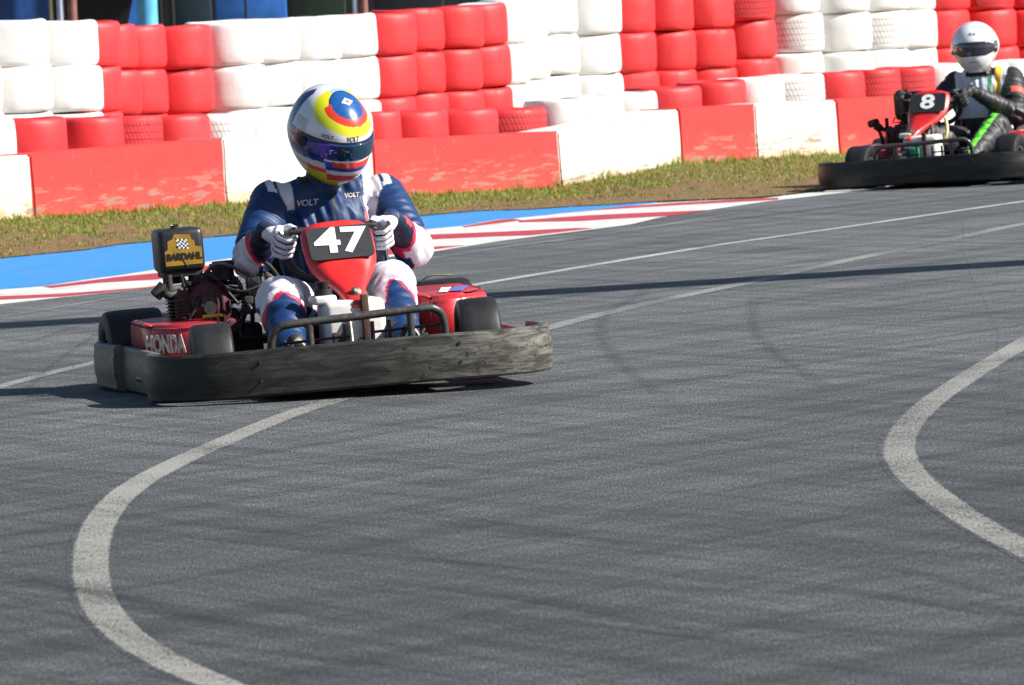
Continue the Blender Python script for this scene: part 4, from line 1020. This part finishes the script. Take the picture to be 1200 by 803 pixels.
def hand(parent, name, wc, RW, ang, side, mat, colour):
    """closed fist round the steering wheel rim; side -1 driver's right"""
    nrm = Vector((-.8, 0, .6)); tz = Vector((.6, 0, .8)); ty = Vector((0, 1, 0))
    r_ = ty*cos(ang)+tz*sin(ang); t_ = (-ty*sin(ang)+tz*cos(ang))*(1 if cos(ang) > 0 else -1); f_ = -nrm
    c = wc+r_*RW
    def P(r, f, t): return c+r_*r+f_*f+t_*t
    B = [(P(.032, -.012, .026), P(.030, -.014, -.026), .019, .018), (P(.024, -.034, .024), P(.024, -.034, -.024), .019, .018), (P(.040, -.045, 0), P(.056, -.075, -.006), .030, .030)]
    offs = (.036, .012, -.012, -.035); ln = (1, 1.08, 1.0, .82)
    for o_, l in zip(offs, ln):
        pts = [P(.036, -.012, o_*.9), P(.036, .014, o_), P(.014, .031*l, o_*1.02), (P(-.010, .027*l, o_*1.02)), P(-.022, .006, o_)]
        for a, b, ra, rb in zip(pts, pts[1:], (.0125, .0120, .0115, .0105), (.0120, .0115, .0105, .0095)): B.append((a, b, ra, rb))
    B += [(P(.018, -.038, .022), P(-.006, -.028, .044), .014, .0125), (P(-.006, -.028, .044), P(-.018, -.004, .054), .0125, .011)]
    me = blob(B, .0034, name, 3); V = verts_np(me)
    tt = (V-np.array(c))@np.array(t_); ff = (V-np.array(c))@np.array(f_)
    cols = np.tile(np.array(colour[0]), (len(V), 1))
    gap = np.min([np.abs(tt-o_) for o_ in offs], axis=0); m_ = (gap > .0088) & (ff > -.005); cols[m_] = colour[1]
    wr = ff < -.050; cols[wr] = colour[2]
    paint(me, cols); me.materials.append(mat); me.shade_smooth()
    o = bpy.data.objects.new('glove', me); COL.objects.link(o); o.parent = parent
    return P(.056, -.075, -.006)

def build_person(Mw, label, J, colourf, hel_args, gl, shoe_mats):
    wc = Vector((-.40, J['wy'], .465)); RW = .155
    wristR = None
    # create the root mesh after the arm joints are known
    tmp = bpy.data.objects.new('person', None); 
    body_parts = []
    class Dummy: pass
    root_me = bpy.data.meshes.new('person'); root = bpy.data.objects.new('person', root_me); COL.objects.link(root); root.matrix_world = Mw
    wR = hand(root, 'glove', wc, RW, radians(180-J['ha']), -1, MT['glove'], gl); wL = hand(root, 'glove', wc, RW, radians(J['ha']+J.get('hb', 0)), 1, MT['glove'], gl)
    sR, sL, eR, eL = (Vector(J[k]) for k in ('sR', 'sL', 'eR', 'eL')); hR, hL, kR, kL, aR, aL = (Vector(J[k]) for k in ('hR', 'hL', 'kR', 'kL', 'aR', 'aL'))
    pel = (hR+hL)/2+Vector((-.03, 0, .03)); ch = (sR+sL)/2+Vector((.0, 0, -.10)); nk = (sR+sL)/2+Vector((.01, 0, .02))
    cy = (sR.y+sL.y)/2
    B = [(pel, ch, .155, .165, (.80, 1.08, 1)), (ch+Vector((.01, -.07, .0)), ch+Vector((.01, .07, .0)), .125, .125, (.9, 1, .95)),
         (sR+Vector((0, .03, -.01)), sL+Vector((0, -.03, -.01)), .078, .078), (nk+Vector((0, -.08, .0)), nk+Vector((0, .08, .0)), .066, .066),
         (nk, nk+Vector((.02, 0, .10)), .066, .062),
         (sR, eR, .078, .060, (1, 1, 1), .06), (sL, eL, .078, .060, (1, 1, 1), .06), (eR, wR, .062, .031, (1, 1, 1), .06), (eL, wL, .062, .031, (1, 1, 1), .06),
         (hR, kR, .105, .078), (hL, kL, .105, .078), (kR, aR, .075, .047, (1, 1, 1), .08), (kL, aL, .075, .047, (1, 1, 1), .08),
         (aR, aR+Vector((.02, 0, -.03)), .045, .04), (aL, aL+Vector((.02, 0, -.03)), .045, .04)]
    me = blob(B, .0058, 'person', 7); V = verts_np(me)
    segs = dict(torso=(pel, ch+Vector((0, 0, .06)), .175), yoke=(sR+Vector((0, .06, 0)), sL+Vector((0, -.06, 0)), .09), neck=(nk+Vector((0, 0, .05)), nk+Vector((.02, 0, .12)), .06), uaR=(sR, eR, .07), uaL=(sL, eL, .07), faR=(eR, wR, .05), faL=(eL, wL, .05), thR=(hR, kR, .09), thL=(hL, kL, .09), shR=(kR, aR, .06), shL=(kL, aL, .06))
    names_ = list(segs); dd = []; tt = []
    for n_ in names_:
        a, b, r = segs[n_]; d_, t = seg_dist(V, a, b); dd.append(d_-r); tt.append(t)
    dd = np.array(dd); tt = np.array(tt); bi = dd.argmin(0)
    cols = np.zeros((len(V), 3))
    # cloth folds
    N_ = np.empty(len(V)*3, np.float32); me.vertices.foreach_get('normal', N_); N_ = N_.reshape(-1, 3)
    for i in range(len(V)):
        b = names_[bi[i]]; t = tt[bi[i], i]; p = Vector(V[i])
        cols[i] = colourf(b, t, V[i], (sR, sL, eR, eL, kR, kL), N_[i])
        a_, b_, r = segs[b]; ax = (Vector(b_)-Vector(a_)).normalized(); al = (p-Vector(a_)).dot(ax); rad = p-Vector(a_)-ax*al
        q = rad*7+ax*al*24; amp = .0045
        if b[:2] in ('fa', 'ua', 'sh', 'th'):
            near = max(0, 1-abs(t-(1 if b[:2] in ('ua', 'th') else 0))/.45); amp = .006+.009*near; q = rad*6+ax*al*21+Vector((0, 0, 5))
        elif b == 'torso': amp = .012; q = Vector((p.x*6, p.y*15+p.z*3, p.z*4.5))
        elif b == 'neck': amp = .001
        f = noise.noise(q)*1.0+noise.noise(q*2.3)*.45
        f = (1-abs(f)*2.2); f = f if f < 0 else f**.8
        V[i] += N_[i]*amp*(f-.4)
    me.vertices.foreach_set('co', V.astype(np.float32).ravel()); me.update()
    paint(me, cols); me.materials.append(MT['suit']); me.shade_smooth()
    root.data = me; bpy.data.meshes.remove(root_me)
    tag(root, label, 'person', 'kart drivers')
    # shoes
    for a in (aR, aL):
        q = a+Vector((.035, 0, -.045)); Bs = [(q+Vector((-.05, 0, -.005)), q+Vector((.0, 0, .0)), .036, .036), (q, q+Vector((.05, 0, .075)), .036, .030, (1, 1.1, 1)), (q+Vector((.05, 0, .075)), q+Vector((.058, 0, .105)), .030, .024, (1, 1.2, 1))]
        sm = blob(Bs, .005, 'shoe', 3); sm.materials.append(shoe_mats[0]); sm.shade_smooth(); so_ = bpy.data.objects.new('shoe', sm); COL.objects.link(so_); so_.parent = root
        mb = MB(); mb.sweep([q+Vector((.03, -.03, -.025)), q+Vector((.075, -.034, .03)), q+Vector((.098, -.02, .09)), q+Vector((.102, .0, .11)), q+Vector((.098, .02, .09)), q+Vector((.075, .034, .03)), q+Vector((.03, .03, -.025))], [(-.003, -.004), (.004, -.004), (.004, .006), (-.003, .006)], 4); mb.build('sole', shoe_mats[1], so_)
    return root

def suit1(b, t, p, J, n_):
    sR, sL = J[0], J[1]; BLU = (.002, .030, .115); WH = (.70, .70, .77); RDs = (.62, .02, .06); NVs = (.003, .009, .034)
    cy = (sR.y+sL.y)/2; yy = p[1]-cy
    if b == 'neck': return (.010, .010, .014)
    if b in ('yoke', 'torso'):
        if p[2] > .655 and abs(yy) < .09: return (.010, .012, .02)
        a = abs(yy)
        if n_[0] > -.2 and p[2] > .44 and yy > 0 and .118 < a+ (p[2]-.6)*-.10 < .158: return WH
        if n_[0] > -.2 and p[2] > .44 and yy > 0 and .108 < a+ (p[2]-.6)*-.10 < .165: return RDs if p[2] < .56 else (.5, .5, .62)
        if a < .004 and p[2] > .42: return (.02, .02, .03)
        if p[2] > .575 and .125 < a < .185: return WH if (a < .172) else BLU
        return BLU
    if b[:2] == 'ua':
        out = -1 if b == 'uaR' else 1
        if t < .10 and p[2] > .585: return WH if abs(yy) < .21 else BLU
        if t > .93 and n_[1]*out > -.1: return WH
        if t > .89 and n_[1]*out > -.1: return RDs
        return BLU
    if b[:2] == 'fa':
        out = -1 if b == 'faR' else 1
        lim = .34+.22*max(0, float(n_[1]*out))
        if t < lim and (n_[1]*out > -.35 or t < .1): return WH
        if t < lim+.075: return RDs
        if .64 < t < .80 and n_[2] > .1: return (.75, .06, .05)
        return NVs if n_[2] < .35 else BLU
    if b[:2] == 'th':
        s = -1 if b == 'thR' else 1
        if t > .60 and n_[2] > -.2: return WH
        if t > .55 and n_[2] > -.2: return RDs
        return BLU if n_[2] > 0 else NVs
    if b[:2] == 'sh':
        s = -1 if b == 'shR' else 1
        k = .16+.16*max(0, float(n_[1]*s))+.10*max(0.0, float(-n_[1]*s))
        if b == 'shL': k += .10*max(0, float(n_[1]))+.45*max(0, float(-n_[1]-.2))
        if t < k: return WH
        if t < k+.06: return RDs
        return BLU
    return BLU
def suit2(b, t, p, J, n_):
    sR, sL = J[0], J[1]; cy = (sR.y+sL.y)/2; yy = p[1]-cy; BKs = (.014, .014, .015); GR = (.06, .06, .06); WH = (.62, .66, .74); NEON = (.18, .75, .06)
    if b == 'neck': return (.008, .008, .008)
    if b in ('torso', 'yoke'):
        if p[2] > .595 and abs(yy) < .085: return (.008, .008, .008)
        if n_[0] < -.1: return BKs
        if yy > .175 or yy < -.17: return BKs
        if .125 < yy < .175: return (.75, .80, .85)
        if .088 < yy <= .125: return (.75, .45, .03)
        if .068 < yy <= .088: return (.75, .78, .82)
        if .045 < yy <= .068: return (.01, .16, .07)
        if p[2] < .36: return BKs
        return WH
    if b[:2] == 'ua':
        if b == 'uaL' and .42 < t < .58 and n_[1] > .0 and n_[0] > .0: return (.6, .10, .06)
        return BKs
    if b[:2] == 'fa': return (.025, .025, .026)
    if b[:2] == 'th':
        if n_[2] > -.1 and abs(n_[1]-.05) < .20 and b == 'thL' and t > .2: return NEON
        return (.035, .033, .04)
    if b[:2] == 'sh':
        if b == 'shL' and abs(n_[1]+.1) < .35 and n_[0] > 0: return NEON
        return (.035, .033, .04)
    return BKs

M1 = kart_matrix(410, 459, radians(11.5), radians(2.3), 1.0)
M2 = kart_matrix(1100, 218, radians(-17), radians(2.2), .935)
random.seed(21)
build_kart(M1, 'red kart with number 47 plate, scuffed black bumper and yellow air box sticker', '47', .055, True)
build_kart(M2, 'red kart with number 8 plate and plain black bumper, farther right', '8', -.085, False, -.075)
J1 = dict(wy=.058, ha=8, sR=(-.84, -.052, .598), sL=(-.84, .318, .584), eR=(-.62, -.180, .430), eL=(-.62, .368, .415), hR=(-.76, .03, .215), hL=(-.76, .20, .215), kR=(-.29, -.150, .300), kL=(-.27, .215, .318), aR=(.06, -.19, .13), aL=(.06, .185, .13))
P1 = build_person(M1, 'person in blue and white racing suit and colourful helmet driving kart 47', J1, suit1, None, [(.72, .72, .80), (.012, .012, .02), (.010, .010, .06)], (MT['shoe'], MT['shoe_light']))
h1, s1 = helmet(P1, (-.745, .143, .820), radians(26), radians(25), radians(6), style1, 1.05, .92, 1.08)
visor(h1, s1, MT['visor_blue'], radians(78), lambda u: radians(-9-2*abs(u)), lambda u: radians(11-1*abs(u)), .004)
mb = MB()
for s in (-1, 1):
    q = s1(s*radians(80), radians(2)); mb.cyl(q*.96, q*1.045, .016, 20)
mb.build('visor_pivot', MT['decal_black'], h1)
lettering_on(h1, s1, 'VOLT', radians(-10), radians(17), .021, MT['decal_grey'], .0002, .3)
lettering_on(h1, s1, 'VOLT', radians(-48), radians(17.5), .016, MT['decal_grey'], .0004, .3)
lettering_on(h1, s1, 'VOLT', radians(-4), radians(-34), .012, MT['decal_grey'], .0004, .3)
J2 = dict(wy=-.085, ha=8, sR=(-.84, -.05, .56), sL=(-.84, .27, .56), eR=(-.60, -.19, .38), eL=(-.62, .345, .355), hR=(-.76, .02, .20), hL=(-.76, .20, .20), kR=(-.30, -.15, .29), kL=(-.34, .28, .30), aR=(.06, -.19, .13), aL=(.06, .20, .13))
P2 = build_person(M2, 'person in black suit with green stripe and plain white helmet driving kart 8', J2, suit2, None, [(.012, .012, .013), (.008, .008, .008), (.02, .02, .02)], (MT['shoe'], MT['black_plastic']))
h2, s2 = helmet(P2, (-.76, .095, .770), radians(8), radians(2), 0, style2, 1.04)
visor(h2, s2, MT['visor_smoke'], radians(62), lambda u: radians(-17-1*abs(u)), lambda u: radians(14-1*abs(u)), .004)
mb = MB()
for s in (-1, 1):
    q = s2(s*radians(66), radians(-8)); mb.cyl(q*.96, q*1.04, .012, 20)
mb.build('visor_pivot', MT['decal_black'], h2)
lettering_on(h2, s2, 'Arai', 0, radians(33), .030, MT['decal_grey'], .0, .3)

# chest lettering and patches on the blue suit, draped on the cloth
from mathutils.bvhtree import BVHTree
def drape(person, s, size, y, z, mat, bold=0, shear=0, tilt=0, poly=None, name='lettering', dirv=(-1, 0, 0), start=.4, off=.0025):
    me = person.data; bv = BVHTree.FromPolygons([v.co for v in me.vertices], [p.vertices for p in me.polygons])
    if poly: v = [Vector((a, b, 0)) for a, b in poly]; f = [tuple(range(len(poly)))]
    else: v, f = text_verts(s, size, bold, .0003, shear)
    dv = Vector(dirv); P = []
    Z = -dv; X = Vector((0, 1, 0)); X = (X-Z*X.dot(Z)).normalized(); Y = Z.cross(X); ca, sa = cos(tilt), sin(tilt); O = Vector((start, y, z))
    for p in v:
        a = p.x*ca-p.y*sa; b = p.x*sa+p.y*ca; o_ = O+X*a+Y*b; hit = bv.ray_cast(o_, dv)
        P.append((hit[0] if hit[0] else o_)-dv*(off+p.z))
    mesh_obj(name, P, f, mat, person)
drape(P1, 'VOLT', .028, .045, .592, MT['decal_silver'], .0006, .3)
drape(P1, 'VOLT', .020, .20, .604, MT['decal_silver'], .0006, .2)
